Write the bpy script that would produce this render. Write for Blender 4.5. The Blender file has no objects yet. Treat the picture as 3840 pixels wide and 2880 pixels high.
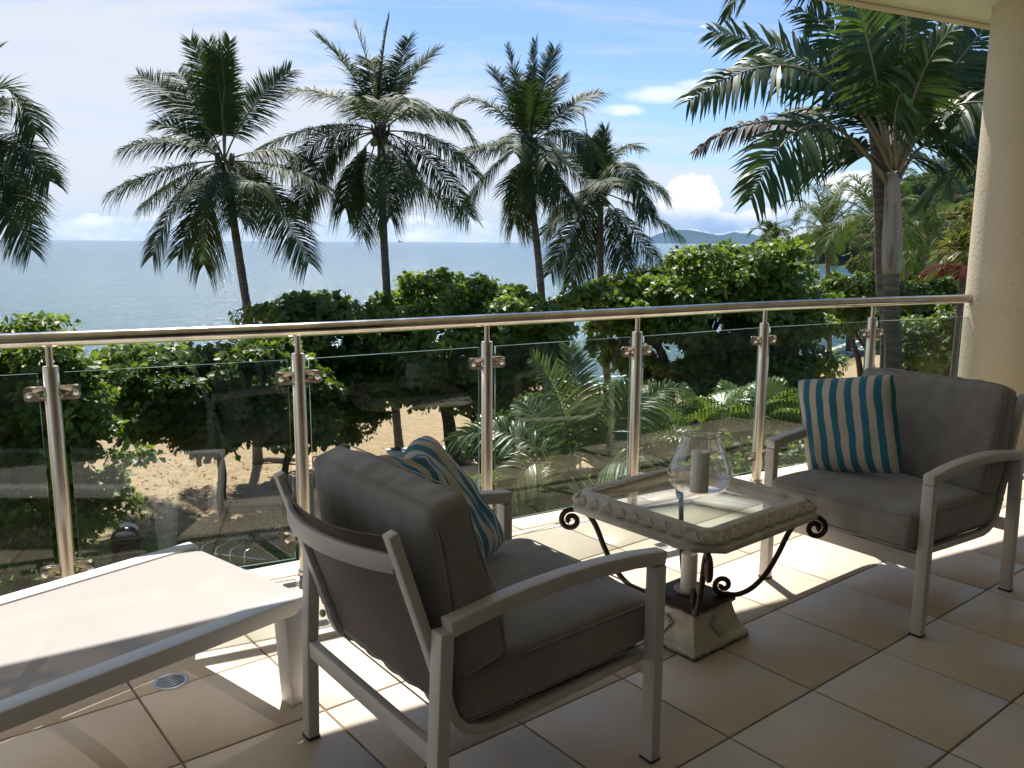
import bpy, math, random
import numpy as np
from mathutils import Vector, Matrix, Quaternion, noise as mnoise

# ------------------------------------------------------------------ scene, camera, light
SC = bpy.context.scene
COL = SC.collection
R = math.radians
HC = 1.488                      # camera height above the balcony floor
PITCH, ROLL, FPX = R(9.54), R(0.278), 3172.7

cam_d = bpy.data.cameras.new('camera'); cam_d.sensor_width = 36.0
cam_d.lens = FPX / 3840 * 36; cam_d.clip_start = 0.05; cam_d.clip_end = 90000
cam = bpy.data.objects.new('camera', cam_d); COL.objects.link(cam)
cam.matrix_world = Matrix.Translation((0, 0, HC)) @ Matrix.Rotation(R(90) - PITCH, 4, 'X') @ Matrix.Rotation(ROLL, 4, 'Z')
SC.camera = cam

SUN_EL = R(58.3)
SUN_AZ = math.atan2(-0.22, 0.975)             # from +Y towards +X
SUNV = Vector((math.cos(SUN_EL) * math.sin(SUN_AZ), math.cos(SUN_EL) * math.cos(SUN_AZ), math.sin(SUN_EL)))
SUN_STRENGTH, SKY_STRENGTH, EXPOSURE = 4.7, 0.077, 1.0

SC.view_settings.view_transform = 'Standard'
SC.view_settings.look = 'None'
SC.view_settings.gamma = 1.0
SC.view_settings.exposure = EXPOSURE
SC.view_settings.use_curve_mapping = False
SC.render.engine = 'CYCLES'
cy = SC.cycles
cy.max_bounces = 8; cy.diffuse_bounces = 3; cy.glossy_bounces = 4; cy.transmission_bounces = 6
cy.transparent_max_bounces = 20; cy.caustics_reflective = False; cy.caustics_refractive = False
cy.sample_clamp_indirect = 6.0
try:
    cy.use_denoising = True; cy.denoiser = 'OPENIMAGEDENOISE'
except Exception:
    pass

sun_d = bpy.data.lights.new('sun', 'SUN'); sun_d.energy = SUN_STRENGTH; sun_d.angle = R(0.53); sun_d.color = (1.0, 0.94, 0.85)
sun = bpy.data.objects.new('sun', sun_d); COL.objects.link(sun)
sun.rotation_euler = (-SUNV).to_track_quat('-Z', 'Y').to_euler(); sun.location = (0, 0, 40)


def ray(u, v):
    """direction of the sight line through a point of the 2212 x 1659 view"""
    k = 3840 / 2212
    dx, dy = u * k - 1920, v * k - 1440
    c, s = math.cos(ROLL), math.sin(ROLL)
    x = dx * c + dy * s; y = -dx * s + dy * c
    r, w = x / FPX, -y / FPX
    cp, sp = math.cos(PITCH), math.sin(PITCH)
    return Vector((r, cp + w * sp, -sp + w * cp))


def P(u, v, Y):
    d = ray(u, v); t = Y / d.y
    return Vector((d.x * t, Y, HC + d.z * t))


# ------------------------------------------------------------------ node helpers
def newmat(name):
    m = bpy.data.materials.new(name); m.use_nodes = True
    nt = m.node_tree; nt.nodes.clear()
    out = nt.nodes.new('ShaderNodeOutputMaterial')
    return m, nt, out


class NT:
    def __init__(s, nt): s.nt = nt
    def n(s, typ, **kw):
        nd = s.nt.nodes.new(typ)
        for k, v in kw.items():
            if k.startswith('i_'): nd.inputs[k[2:].replace('_', ' ')].default_value = v
            else: setattr(nd, k, v)
        return nd
    def l(s, a, b): s.nt.links.new(a, b)
    def math(s, op, a, b=None, c=None, clamp=False):
        nd = s.nt.nodes.new('ShaderNodeMath'); nd.operation = op; nd.use_clamp = clamp
        for i, q in enumerate((a, b, c)):
            if q is None: continue
            if isinstance(q, (int, float)): nd.inputs[i].default_value = q
            else: s.l(q, nd.inputs[i])
        return nd.outputs[0]
    def vmath(s, op, a, b=None):
        nd = s.nt.nodes.new('ShaderNodeVectorMath'); nd.operation = op
        for i, q in enumerate((a, b)):
            if q is None: continue
            if isinstance(q, (tuple, list)): nd.inputs[i].default_value = q
            else: s.l(q, nd.inputs[i])
        return nd.outputs['Value'] if op in ('DOT_PRODUCT', 'LENGTH') else nd.outputs[0]
    def mix(s, f, a, b, typ='MIX'):
        nd = s.nt.nodes.new('ShaderNodeMix'); nd.data_type = 'RGBA'; nd.blend_type = typ
        for sock, q in ((nd.inputs[0], f), (nd.inputs[6], a), (nd.inputs[7], b)):
            if isinstance(q, (int, float)): sock.default_value = q
            elif isinstance(q, (tuple, list)): sock.default_value = (*q[:3], 1)
            else: s.l(q, sock)
        return nd.outputs[2]
    def ramp(s, f, stops):
        nd = s.nt.nodes.new('ShaderNodeValToRGB'); el = nd.color_ramp.elements
        while len(el) < len(stops): el.new(0.5)
        for e, (p, c) in zip(el, stops):
            e.position = p; e.color = (*c, 1) if len(c) == 3 else c
        s.l(f, nd.inputs[0]); return nd.outputs[0]
    def sstep(s, x, a, b):
        nd = s.nt.nodes.new('ShaderNodeMapRange'); nd.interpolation_type = 'SMOOTHSTEP'
        s.l(x, nd.inputs[0]); nd.inputs[1].default_value = a; nd.inputs[2].default_value = b
        return nd.outputs[0]
    def noise(s, vec, scale, detail=4, rough=0.55, dist=0.0):
        nd = s.nt.nodes.new('ShaderNodeTexNoise'); nd.inputs['Scale'].default_value = scale
        nd.inputs['Detail'].default_value = detail; nd.inputs['Roughness'].default_value = rough
        nd.inputs['Distortion'].default_value = dist
        if vec is not None: s.l(vec, nd.inputs['Vector'])
        return nd.outputs[0]
    def mapping(s, vec, scale=(1, 1, 1), loc=(0, 0, 0), rot=(0, 0, 0)):
        nd = s.nt.nodes.new('ShaderNodeMapping'); s.l(vec, nd.inputs[0])
        nd.inputs[1].default_value = loc; nd.inputs[2].default_value = rot; nd.inputs[3].default_value = scale
        return nd.outputs[0]
    def bump(s, h, strength, dist=0.01):
        nd = s.nt.nodes.new('ShaderNodeBump'); nd.inputs['Strength'].default_value = strength
        nd.inputs['Distance'].default_value = dist; s.l(h, nd.inputs['Height']); return nd.outputs[0]


def pbr(name, col, rough=0.5, metal=0.0, var=0.12, vscale=6.0, bump=0.0, bscale=60.0, bdist=0.004,
        rvar=0.08, sheen=0.0, spec=0.5, coord='Object', stretch=(1, 1, 1), col2=None, mixscale=3.0, mixlo=0.45, mixhi=0.65, coat=0.0):
    m, nt, out = newmat(name); N = NT(nt)
    b = N.n('ShaderNodeBsdfPrincipled')
    tc = N.n('ShaderNodeTexCoord'); vec = N.mapping(tc.outputs[coord], stretch)
    n1 = N.noise(vec, vscale, 5)
    dk = tuple(c * (1 - var) for c in col); lt = tuple(min(1, c * (1 + var)) for c in col)
    c = N.mix(N.sstep(n1, 0.3, 0.7), dk, lt)
    if col2 is not None:
        f = N.sstep(N.noise(vec, mixscale, 7, 0.62), mixlo, mixhi)
        c = N.mix(f, c, col2)
    N.l(c, b.inputs['Base Color'])
    rr = N.math('MULTIPLY_ADD', n1, rvar * 2, rough - rvar); N.l(rr, b.inputs['Roughness'])
    b.inputs['Metallic'].default_value = metal
    b.inputs['Specular IOR Level'].default_value = spec
    if sheen: b.inputs['Sheen Weight'].default_value = sheen
    if coat: b.inputs['Coat Weight'].default_value = coat
    if bump:
        h = N.noise(vec, bscale, 4, 0.6); N.l(N.bump(h, bump, bdist), b.inputs['Normal'])
    N.l(b.outputs[0], out.inputs[0])
    return m


def leafmat(name, dark, light, rough=0.38, transl=0.3, spec=0.5, yellow=None, yfrac=0.04):
    m, nt, out = newmat(name); N = NT(nt)
    g = N.n('ShaderNodeNewGeometry')
    rnd = g.outputs['Random Per Island']
    c = N.mix(rnd, dark, light)
    if yellow:
        f = N.math('GREATER_THAN', N.math('FRACT', N.math('MULTIPLY', rnd, 37.7)), 1 - yfrac)
        c = N.mix(f, c, yellow)
    tc = N.n('ShaderNodeTexCoord')
    c = N.mix(N.math('MULTIPLY', N.noise(tc.outputs['Object'], 1.3, 3), 0.5), c, tuple(q * 0.55 for q in dark))
    b = N.n('ShaderNodeBsdfPrincipled'); N.l(c, b.inputs['Base Color'])
    b.inputs['Roughness'].default_value = rough; b.inputs['Specular IOR Level'].default_value = spec
    t = N.n('ShaderNodeBsdfTranslucent')
    tc2 = N.mix(0.55, c, (light[0] * 1.5, light[1] * 1.35, light[2] * 0.5))
    N.l(tc2, t.inputs[0])
    mx = N.n('ShaderNodeMixShader'); mx.inputs[0].default_value = transl
    N.l(b.outputs[0], mx.inputs[1]); N.l(t.outputs[0], mx.inputs[2]); N.l(mx.outputs[0], out.inputs[0])
    return m


def glassmat(name, tint, refl=1.0, ior=1.5, power=5.0):
    """thin clear sheet: straight-through light plus Fresnel mirror reflection on each face"""
    m, nt, out = newmat(name); N = NT(nt)
    tr = N.n('ShaderNodeBsdfTransparent'); tr.inputs[0].default_value = (*tint, 1)
    gl = N.n('ShaderNodeBsdfGlossy'); gl.inputs['Roughness'].default_value = 0.0
    gl.inputs['Color'].default_value = (refl, refl, refl, 1)
    fr = N.n('ShaderNodeFresnel'); fr.inputs[0].default_value = ior
    g = N.n('ShaderNodeNewGeometry')
    # inside faces would see total reflection; a thin sheet never does, so use the outward normal both ways
    mx = N.n('ShaderNodeMixShader')
    lw = N.n('ShaderNodeLayerWeight'); lw.inputs['Blend'].default_value = 0.5
    f5 = N.math('POWER', lw.outputs['Facing'], power)
    fac = N.math('MULTIPLY_ADD', f5, 0.96, 0.04)
    N.l(fac, mx.inputs[0]); N.l(tr.outputs[0], mx.inputs[1]); N.l(gl.outputs[0], mx.inputs[2])
    N.l(mx.outputs[0], out.inputs[0])
    return m


# ------------------------------------------------------------------ world
W = bpy.data.worlds.new('World'); SC.world = W; W.use_nodes = True
wn = W.node_tree; wn.nodes.clear(); N = NT(wn)
wout = N.n('ShaderNodeOutputWorld'); bg = N.n('ShaderNodeBackground'); bg.inputs['Strength'].default_value = SKY_STRENGTH
sky = N.n('ShaderNodeTexSky'); sky.sky_type = 'NISHITA'; sky.sun_disc = False
sky.sun_elevation = SUN_EL; sky.sun_rotation = SUN_AZ; sky.altitude = 5; sky.air_density = 1.0; sky.dust_density = 0.3; sky.ozone_density = 2.2
tc = N.n('ShaderNodeTexCoord'); D3 = tc.outputs['Generated']
sep = N.n('ShaderNodeSeparateXYZ'); N.l(D3, sep.inputs[0])
dx, dy, dz = sep.outputs
zc = N.math('MAXIMUM', dz, 0.0)
inv = N.math('DIVIDE', 1.0, N.math('ADD', zc, 0.12))
cx = N.math('MULTIPLY', dx, inv); cyy = N.math('MULTIPLY', dy, inv)
cmb = N.n('ShaderNodeCombineXYZ'); N.l(cx, cmb.inputs[0]); N.l(cyy, cmb.inputs[1])
flat = cmb.outputs[0]
# high thin cirrus: stretched streaks, thicker towards the west (left of the view)
ci1 = N.noise(N.mapping(flat, (0.55, 1.5, 1), (3.1, 0.4, 0), (0, 0, R(24))), 1.1, 8, 0.58, 0.8)
ci2 = N.noise(N.mapping(flat, (1.3, 5.0, 1), (1.7, 2.4, 0), (0, 0, R(28))), 1.1, 8, 0.62, 0.9)
side = N.sstep(N.math('MULTIPLY_ADD', dz, -2.2, N.math('MULTIPLY', dx, -1.0)), -0.66, 0.10)
cov = N.math('ADD', N.math('MULTIPLY', ci1, 0.75), N.math('MULTIPLY', ci2, 0.4))
cov = N.math('MULTIPLY_ADD', side, 0.38, cov)
cirrus = N.math('MULTIPLY', N.math('MULTIPLY', N.sstep(cov, 0.56, 0.92), 0.9), N.math('MULTIPLY_ADD', N.sstep(dz, 0.018, 0.042), 0.8, 0.2))
# band of small cumulus just over the horizon
az = N.math('ARCTAN2', dx, dy)
cmb2 = N.n('ShaderNodeCombineXYZ'); N.l(az, cmb2.inputs[0]); N.l(N.math('MULTIPLY', dz, 2.4), cmb2.inputs[1])
cu = N.noise(N.mapping(cmb2.outputs[0], (1, 1, 1), (0.35, 0.2, 0)), 15.0, 8, 0.60)
band = N.math('SUBTRACT', 1.0, N.sstep(dz, 0.008, 0.036))
cumul = N.sstep(N.math('MULTIPLY_ADD', band, 0.30, N.math('SUBTRACT', cu, 0.16)), 0.44, 0.53)
cumul = N.math('MULTIPLY', cumul, N.sstep(band, 0.01, 0.2))
# one towering cumulus over the island, and a wisp
def blob(u, v, ru, rv, amp):
    c = ray(u, v).normalized()
    a0, e0 = math.atan2(c.x, c.y), c.z
    da = N.math('DIVIDE', N.math('SUBTRACT', az, a0), ru / 1833)
    de = N.math('DIVIDE', N.math('SUBTRACT', dz, e0), rv / 1833)
    q = N.math('ADD', N.math('MULTIPLY', da, da), N.math('MULTIPLY', de, de))
    return N.math('MULTIPLY', N.math('SUBTRACT', 1.0, q), amp)
cn = N.noise(N.mapping(cmb2.outputs[0], (1, 0.55, 1), (4.2, 1.1, 0)), 34.0, 9, 0.66)
b1 = blob(1490, 436, 72, 60, 1.0); b2 = blob(1450, 465, 60, 34, 1.0); b3 = blob(1560, 482, 75, 24, 1.0); b4 = blob(1660, 470, 90, 20, 0.9); b5 = blob(1845, 400, 70, 30, 0.9)
bm = N.math('MAXIMUM', N.math('MAXIMUM', b1, b2), N.math('MAXIMUM', b3, N.math('MAXIMUM', b4, b5)))
tower = N.sstep(N.math('MULTIPLY_ADD', cn, 2.0, N.math('SUBTRACT', bm, 1.05)), 0.0, 0.35)
wn1 = N.noise(N.mapping(cmb2.outputs[0], (1, 1, 1), (0, 0, 0), (0, 0, R(-16))), (24.0), 9, 0.7, 1.2)
wisp = N.math('MULTIPLY', N.sstep(N.math('MULTIPLY_ADD', wn1, 1.5, N.math('SUBTRACT', N.math('MAXIMUM', blob(1430, 205, 110, 24, 1.0), N.math('MAXIMUM', blob(1345, 238, 60, 16, 1.0), blob(1530, 185, 90, 24, 1.0))), 1.0)), -0.05, 0.9), 0.7)
hazeband = N.math('MULTIPLY', N.math('SUBTRACT', 1.0, N.sstep(dz, 0.0, 0.16)), 0.42)
shade = N.noise(N.mapping(cmb2.outputs[0], (1, 0.6, 1), (4.2, 1.16, 0)), 17.0, 6, 0.55)
# cloud shading: grey-blue flat undersides for the tower
under = N.sstep(N.math('ADD', N.math('SUBTRACT', ray(1480, 462).normalized().z, dz), N.math('MULTIPLY', N.math('SUBTRACT', shade, 0.5), 0.05)), -0.012, 0.022)
K = 6.6
CWHITE = (K * 1.22, K * 1.22, K * 1.22); CGREY = (K * 0.42, K * 0.56, K * 0.82); CCIR = (K * 0.84, K * 0.86, K * 0.925)
col = N.mix(1.0, sky.outputs[0], (0.72, 0.82, 0.97), 'MULTIPLY')
col = N.mix(hazeband, col, (K * 0.52, K * 0.70, K * 1.0))
col = N.mix(cirrus, col, CCIR)
col = N.mix(wisp, col, CWHITE)
col = N.mix(N.math('MULTIPLY', cumul, 0.95), col, N.mix(N.sstep(cu, 0.45, 0.7), (K * 0.86, K * 0.95, K * 1.05), (K * 1.35, K * 1.35, K * 1.33)))
col = N.mix(tower, col, N.mix(under, CWHITE, CGREY))
# below the horizon: plain dim sea colour
col = N.mix(N.sstep(dz, -0.03, -0.002), (K * 0.22, K * 0.30, K * 0.34), col)
N.l(col, bg.inputs[0]); N.l(bg.outputs[0], wout.inputs[0])

# ------------------------------------------------------------------ mesh helpers
class MB:
    """collects quads and triangles, builds one mesh"""
    def __init__(s): s.v = []; s.f3 = []; s.f4 = []; s.n = 0; s.m3 = []; s.m4 = []
    def add(s, v, q=None, t=None, mi=0):
        v = np.asarray(v, np.float32).reshape(-1, 3); s.v.append(v)
        if q is not None and len(q):
            q = np.asarray(q, np.int32).reshape(-1, 4) + s.n; s.f4.append(q); s.m4.append(np.full(len(q), mi, np.int32))
        if t is not None and len(t):
            t = np.asarray(t, np.int32).reshape(-1, 3) + s.n; s.f3.append(t); s.m3.append(np.full(len(t), mi, np.int32))
        s.n += len(v); return s
    def mesh(s, name, mats, smooth=False):
        V = np.concatenate(s.v) if s.v else np.zeros((0, 3), np.float32)
        q = np.concatenate(s.f4) if s.f4 else np.zeros((0, 4), np.int32)
        t = np.concatenate(s.f3) if s.f3 else np.zeros((0, 3), np.int32)
        mi = np.concatenate(s.m4 + s.m3) if (s.m4 or s.m3) else np.zeros(0, np.int32)
        me = bpy.data.meshes.new(name)
        me.vertices.add(len(V)); me.vertices.foreach_set('co', V.ravel())
        lp = np.concatenate([q.ravel(), t.ravel()]); me.loops.add(len(lp)); me.loops.foreach_set('vertex_index', lp)
        st = np.concatenate([np.arange(len(q)) * 4, len(q) * 4 + np.arange(len(t)) * 3]).astype(np.int32)
        tot = np.concatenate([np.full(len(q), 4), np.full(len(t), 3)]).astype(np.int32)
        me.polygons.add(len(st)); me.polygons.foreach_set('loop_start', st); me.polygons.foreach_set('loop_total', tot)
        me.polygons.foreach_set('material_index', mi)
        if smooth: me.polygons.foreach_set('use_smooth', np.ones(len(st), bool))
        for m in (mats if isinstance(mats, (list, tuple)) else [mats]): me.materials.append(m)
        me.update(); me.validate()
        return me
    def obj(s, name, mats, parent=None, smooth=False, bevel=0.0, seg=2):
        return link(name, s.mesh(name, mats, smooth), parent, bevel, seg)


def link(name, me, parent=None, bevel=0.0, seg=2, angle=40):
    o = bpy.data.objects.new(name, me); COL.objects.link(o)
    if parent is not None: o.parent = parent
    if bevel:
        b = o.modifiers.new('bevel', 'BEVEL'); b.width = bevel; b.segments = seg; b.limit_method = 'ANGLE'; b.angle_limit = R(angle)
        b.harden_normals = False
    return o


def smooth_angle(o, ang=40):
    o.data.polygons.foreach_set('use_smooth', np.ones(len(o.data.polygons), bool))
    try: o.data.set_sharp_from_angle(angle=R(ang))
    except Exception: pass
    return o


def thing(name, label, cat, loc=(0, 0, 0), rz=0.0, group=None, mat=None):
    o = bpy.data.objects.new(name, None); COL.objects.link(o); o.empty_display_size = 0.1
    if mat is not None: o.matrix_world = mat
    else: o.location = loc; o.rotation_euler = (0, 0, rz)
    return tag(o, label, cat, group)


def tag(o, label, cat, group=None, kind=None):
    o['label'] = label; o['category'] = cat
    if group: o['group'] = group
    if kind: o['kind'] = kind
    return o


def kind(o, k): o['kind'] = k; return o


BOXQ = [(0, 3, 2, 1), (4, 5, 6, 7), (0, 1, 5, 4), (1, 2, 6, 5), (2, 3, 7, 6), (3, 0, 4, 7)]


def box(x0, x1, y0, y1, z0, z1):
    return [(x0, y0, z0), (x1, y0, z0), (x1, y1, z0), (x0, y1, z0), (x0, y0, z1), (x1, y0, z1), (x1, y1, z1), (x0, y1, z1)], BOXQ


def prism(poly, z0, z1):
    """upright prism of a convex or simple polygon (counter-clockwise); caps fanned"""
    n = len(poly)
    v = [(x, y, z0) for x, y in poly] + [(x, y, z1) for x, y in poly]
    q = [(i, (i + 1) % n, n + (i + 1) % n, n + i) for i in range(n)]
    t = [(0, i + 1, i) for i in range(1, n - 1)] + [(n, n + i, n + i + 1) for i in range(1, n - 1)]
    return v, q, t


def frames(pts, up=None):
    pts = [Vector(p) for p in pts]; n = len(pts); T = []
    for i in range(n):
        a = pts[max(0, i - 1)]; b = pts[min(n - 1, i + 1)]
        T.append((b - a).normalized())
    u = Vector(up) if up is not None else (Vector((0, 0, 1)) if abs(T[0].z) < 0.9 else Vector((1, 0, 0)))
    S = []
    cur = u
    for t in T:
        s = t.cross(cur)
        if s.length < 1e-5: s = t.cross(Vector((1, 0.3, 0.1)))
        s.normalize(); nn = s.cross(t).normalized()
        if up is None: cur = nn
        S.append((s, nn))
    return pts, T, S


def tube(pts, rad, seg=8, up=None, caps=True, flat=1.0):
    pts, T, S = frames(pts, up); n = len(pts)
    rad = [rad] * n if isinstance(rad, (int, float)) else rad
    v = []
    for p, (s, nn), r in zip(pts, S, rad):
        for k in range(seg):
            a = 2 * math.pi * k / seg
            v.append(tuple(p + s * (math.cos(a) * r) + nn * (math.sin(a) * r * flat)))
    q = [(i * seg + k, i * seg + (k + 1) % seg, (i + 1) * seg + (k + 1) % seg, (i + 1) * seg + k) for i in range(n - 1) for k in range(seg)]
    t = []
    if caps:
        a = len(v); v.append(tuple(pts[0])); v.append(tuple(pts[-1]))
        for k in range(seg):
            t.append((a, (k + 1) % seg, k)); t.append((a + 1, (n - 1) * seg + k, (n - 1) * seg + (k + 1) % seg))
    return v, q, t


def sweep(pts, w, h, side):
    """rectangular bar of width w (along side) and depth h swept along pts, mitred"""
    pts = [Vector(p) for p in pts]; n = len(pts); side = Vector(side).normalized(); v = []
    for i, p in enumerate(pts):
        d1 = (pts[i] - pts[i - 1]).normalized() if i else (pts[1] - pts[0]).normalized()
        d2 = (pts[i + 1] - pts[i]).normalized() if i < n - 1 else d1
        t = (d1 + d2).normalized(); k = 1 / max(0.35, t.dot(d1))
        nn = side.cross(t).normalized()
        for a, b in ((-1, -1), (1, -1), (1, 1), (-1, 1)):
            v.append(tuple(p + side * (a * w / 2) + nn * (b * h / 2 * k)))
    q = [(i * 4 + k, i * 4 + (k + 1) % 4, (i + 1) * 4 + (k + 1) % 4, (i + 1) * 4 + k) for i in range(n - 1) for k in range(4)]
    q += [(3, 2, 1, 0), tuple((n - 1) * 4 + k for k in range(4))]
    return v, q


def lathe(prof, seg=32, c=(0, 0, 0)):
    v = []; n = len(prof)
    for r, z in prof:
        for k in range(seg):
            a = 2 * math.pi * k / seg; v.append((c[0] + r * math.cos(a), c[1] + r * math.sin(a), c[2] + z))
    q = [(i * seg + k, i * seg + (k + 1) % seg, (i + 1) * seg + (k + 1) % seg, (i + 1) * seg + k) for i in range(n - 1) for k in range(seg)]
    return v, q


def bez(p0, m, p2, n):
    """quadratic curve through p0, m (at its middle) and p2"""
    p0, m, p2 = map(Vector, (p0, m, p2)); c = m * 2 - (p0 + p2) * 0.5
    return [p0 * (1 - t) ** 2 + c * (2 * t * (1 - t)) + p2 * t * t for t in np.linspace(0, 1, n)]


def catmull(pts, per=6):
    pts = [Vector(p) for p in pts]; q = [pts[0] * 2 - pts[1]] + pts + [pts[-1] * 2 - pts[-2]]; out = []
    for i in range(1, len(q) - 2):
        for t in np.linspace(0, 1, per, endpoint=False):
            a, b, c, d = q[i - 1:i + 3]
            out.append(0.5 * ((2 * b) + (c - a) * t + (2 * a - 5 * b + 4 * c - d) * t * t + (3 * b - a - 3 * c + d) * t ** 3))
    out.append(pts[-1]); return out


# ------------------------------------------------------------------ materials
M = {}
def tile_material():
    m, nt, out = newmat('cream_tile'); N = NT(nt); b = N.n('ShaderNodeBsdfPrincipled')
    oi = N.n('ShaderNodeObjectInfo'); g_ = N.n('ShaderNodeNewGeometry'); pos = g_.outputs['Position']
    off_ = N.vmath('ADD', pos, None); 
    cmb_ = N.n('ShaderNodeCombineXYZ'); N.l(N.math('MULTIPLY', oi.outputs['Random'], 40), cmb_.inputs[2]); off_ = N.vmath('ADD', pos, cmb_.outputs[0])
    cl = N.noise(off_, 3.2, 5, 0.6); c = N.mix(N.sstep(cl, 0.32, 0.7), (0.65, 0.56, 0.455), (0.60, 0.505, 0.395))
    c = N.mix(N.math('MULTIPLY', oi.outputs['Random'], 0.85), c, (0.58, 0.495, 0.40))
    sp_ = N.noise(pos, 38, 5, 0.72); c = N.mix(N.math('MULTIPLY', N.sstep(sp_, 0.62, 0.8), 0.22), c, (0.33, 0.27, 0.20))
    st_ = N.noise(pos, 1.1, 6, 0.65, 0.6); c = N.mix(N.math('MULTIPLY', N.sstep(st_, 0.50, 0.68), 0.34), c, (0.40, 0.335, 0.255))
    N.l(c, b.inputs['Base Color']); b.inputs['Specular IOR Level'].default_value = 0.35
    N.l(N.math('MULTIPLY_ADD', st_, 0.35, 0.28), b.inputs['Roughness'])
    N.l(N.bump(N.noise(pos, 26, 4), 0.10, 0.002), b.inputs['Normal']); N.l(b.outputs[0], out.inputs[0]); return m
M['tile'] = tile_material()
M['grout'] = pbr('grey_brown_grout', (0.16, 0.125, 0.095), 0.85, var=0.25, vscale=20, bump=0.4)
M['render_wall'] = pbr('cream_render', (0.56, 0.48, 0.365), 0.8, var=0.05, vscale=2, bump=0.6, bscale=48, bdist=0.010, col2=(0.43, 0.355, 0.26), mixscale=34, mixlo=0.60, mixhi=0.74)
M['soffit'] = pbr('soffit_paint', (0.76, 0.68, 0.55), 0.8, var=0.04, vscale=3, bump=0.25, bscale=90)
M['steel'] = pbr('brushed_steel', (0.62, 0.555, 0.475), 0.31, metal=1.0, var=0.12, vscale=14, rvar=0.07, bump=0.05, bscale=180, stretch=(1, 1, 0.2))
M['paint'] = pbr('white_grey_powder_coat', (0.56, 0.53, 0.49), 0.45, var=0.03, vscale=6, bump=0.03, bscale=300)
M['white_paint'] = pbr('white_powder_coat', (0.74, 0.74, 0.74), 0.4, var=0.03, vscale=5, bump=0.03, bscale=300)
M['cushion'] = pbr('taupe_canvas', (0.285, 0.268, 0.255), 0.92, var=0.10, vscale=5, bump=0.55, bscale=330, bdist=0.0016, sheen=0.25, spec=0.2, col2=(0.235, 0.22, 0.21), mixscale=4)
M['sling'] = pbr('brown_mesh_sling', (0.150, 0.120, 0.108), 0.75, var=0.08, vscale=4, bump=0.3, bscale=500, bdist=0.001, spec=0.3)
M['black'] = pbr('black_rubber', (0.012, 0.012, 0.012), 0.6)
M['stone'] = pbr('weathered_cast_stone', (0.53, 0.495, 0.43), 0.85, var=0.13, vscale=14, bump=0.5, bscale=110, bdist=0.004, col2=(0.34, 0.31, 0.26), mixscale=12, mixlo=0.52, mixhi=0.72)
M['iron'] = pbr('rusty_wrought_iron', (0.030, 0.018, 0.013), 0.62, metal=0.3, var=0.4, vscale=40, bump=0.8, bscale=140, bdist=0.004, col2=(0.075, 0.035, 0.018), mixscale=30)
M['wax'] = pbr('ivory_wax', (0.88, 0.85, 0.79), 0.5, var=0.05, vscale=60, bump=0.15, bscale=150)
M['ceramic'] = pbr('ivory_ceramic', (0.50, 0.46, 0.39), 0.4)
M['chrome'] = pbr('chrome', (0.75, 0.77, 0.8), 0.12, metal=1.0, var=0.05)
M['drain'] = pbr('drain_steel', (0.42, 0.46, 0.52), 0.35, metal=0.8)
M['glass'] = glassmat('railing_glass', (0.82, 0.855, 0.835))
M['glass_edge'] = pbr('glass_edge', (0.26, 0.36, 0.33), 0.15, var=0.05)
M['vase'] = glassmat('vase_glass', (0.985, 0.99, 0.986), power=2.8)
M['table_glass'] = glassmat('table_glass', (0.93, 0.96, 0.95))
M['bark'] = pbr('palm_bark', (0.105, 0.088, 0.072), 0.9, var=0.3, vscale=9, bump=0.8, bscale=9, bdist=0.06, stretch=(0.5, 0.5, 4.5), col2=(0.17, 0.15, 0.125), mixscale=3)
M['bark_dark'] = pbr('almond_bark', (0.060, 0.047, 0.038), 0.9, var=0.3, vscale=7, bump=0.7, bscale=14, bdist=0.05)
M['bark_pale'] = pbr('pale_palm_bark', (0.20, 0.18, 0.155), 0.9, var=0.25, vscale=9, bump=0.8, bscale=9, bdist=0.04, stretch=(0.4, 0.4, 5), col2=(0.12, 0.105, 0.09), mixscale=4)
M['shaft'] = pbr('dry_crownshaft', (0.34, 0.29, 0.24), 0.75, var=0.12, vscale=5, bump=0.5, bscale=8, bdist=0.03, stretch=(3, 3, 0.5), col2=(0.15, 0.125, 0.10), mixscale=2.5)
M['shaft_green'] = pbr('grey_green_crownshaft', (0.21, 0.22, 0.175), 0.55, var=0.1, vscale=6, bump=0.3, bscale=10, stretch=(3, 3, 0.4))
M['coco'] = leafmat('coconut_leaf', (0.022, 0.054, 0.014), (0.052, 0.094, 0.024), 0.58, 0.26, 0.26, (0.16, 0.14, 0.035), 0.025)
M['coco_g'] = leafmat('far_coconut_leaf', (0.028, 0.070, 0.014), (0.070, 0.120, 0.024), 0.6, 0.3, 0.2)
M['coco_y'] = leafmat('young_coconut_leaf', (0.11, 0.14, 0.03), (0.19, 0.19, 0.045), 0.36, 0.4)
M['big'] = leafmat('broad_palm_leaf', (0.028, 0.068, 0.018), (0.066, 0.122, 0.028), 0.42, 0.36, 0.45)
M['dead'] = leafmat('dead_palm_leaf', (0.05, 0.036, 0.022), (0.10, 0.075, 0.045), 0.7, 0.1)
M['rachis'] = pbr('palm_rachis', (0.12, 0.125, 0.045), 0.55, var=0.2, vscale=3)
M['rachis_b'] = pbr('pale_palm_rachis', (0.22, 0.17, 0.10), 0.55, var=0.2, vscale=3)
M['areca'] = leafmat('areca_leaf', (0.080, 0.145, 0.055), (0.150, 0.225, 0.090), 0.42, 0.38, 0.45)
M['areca_y'] = leafmat('yellow_areca_leaf', (0.11, 0.14, 0.03), (0.18, 0.20, 0.05), 0.35, 0.35)
M['fan'] = leafmat('fan_palm_leaf', (0.08, 0.14, 0.024), (0.17, 0.26, 0.05), 0.36, 0.45, 0.5)
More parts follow.
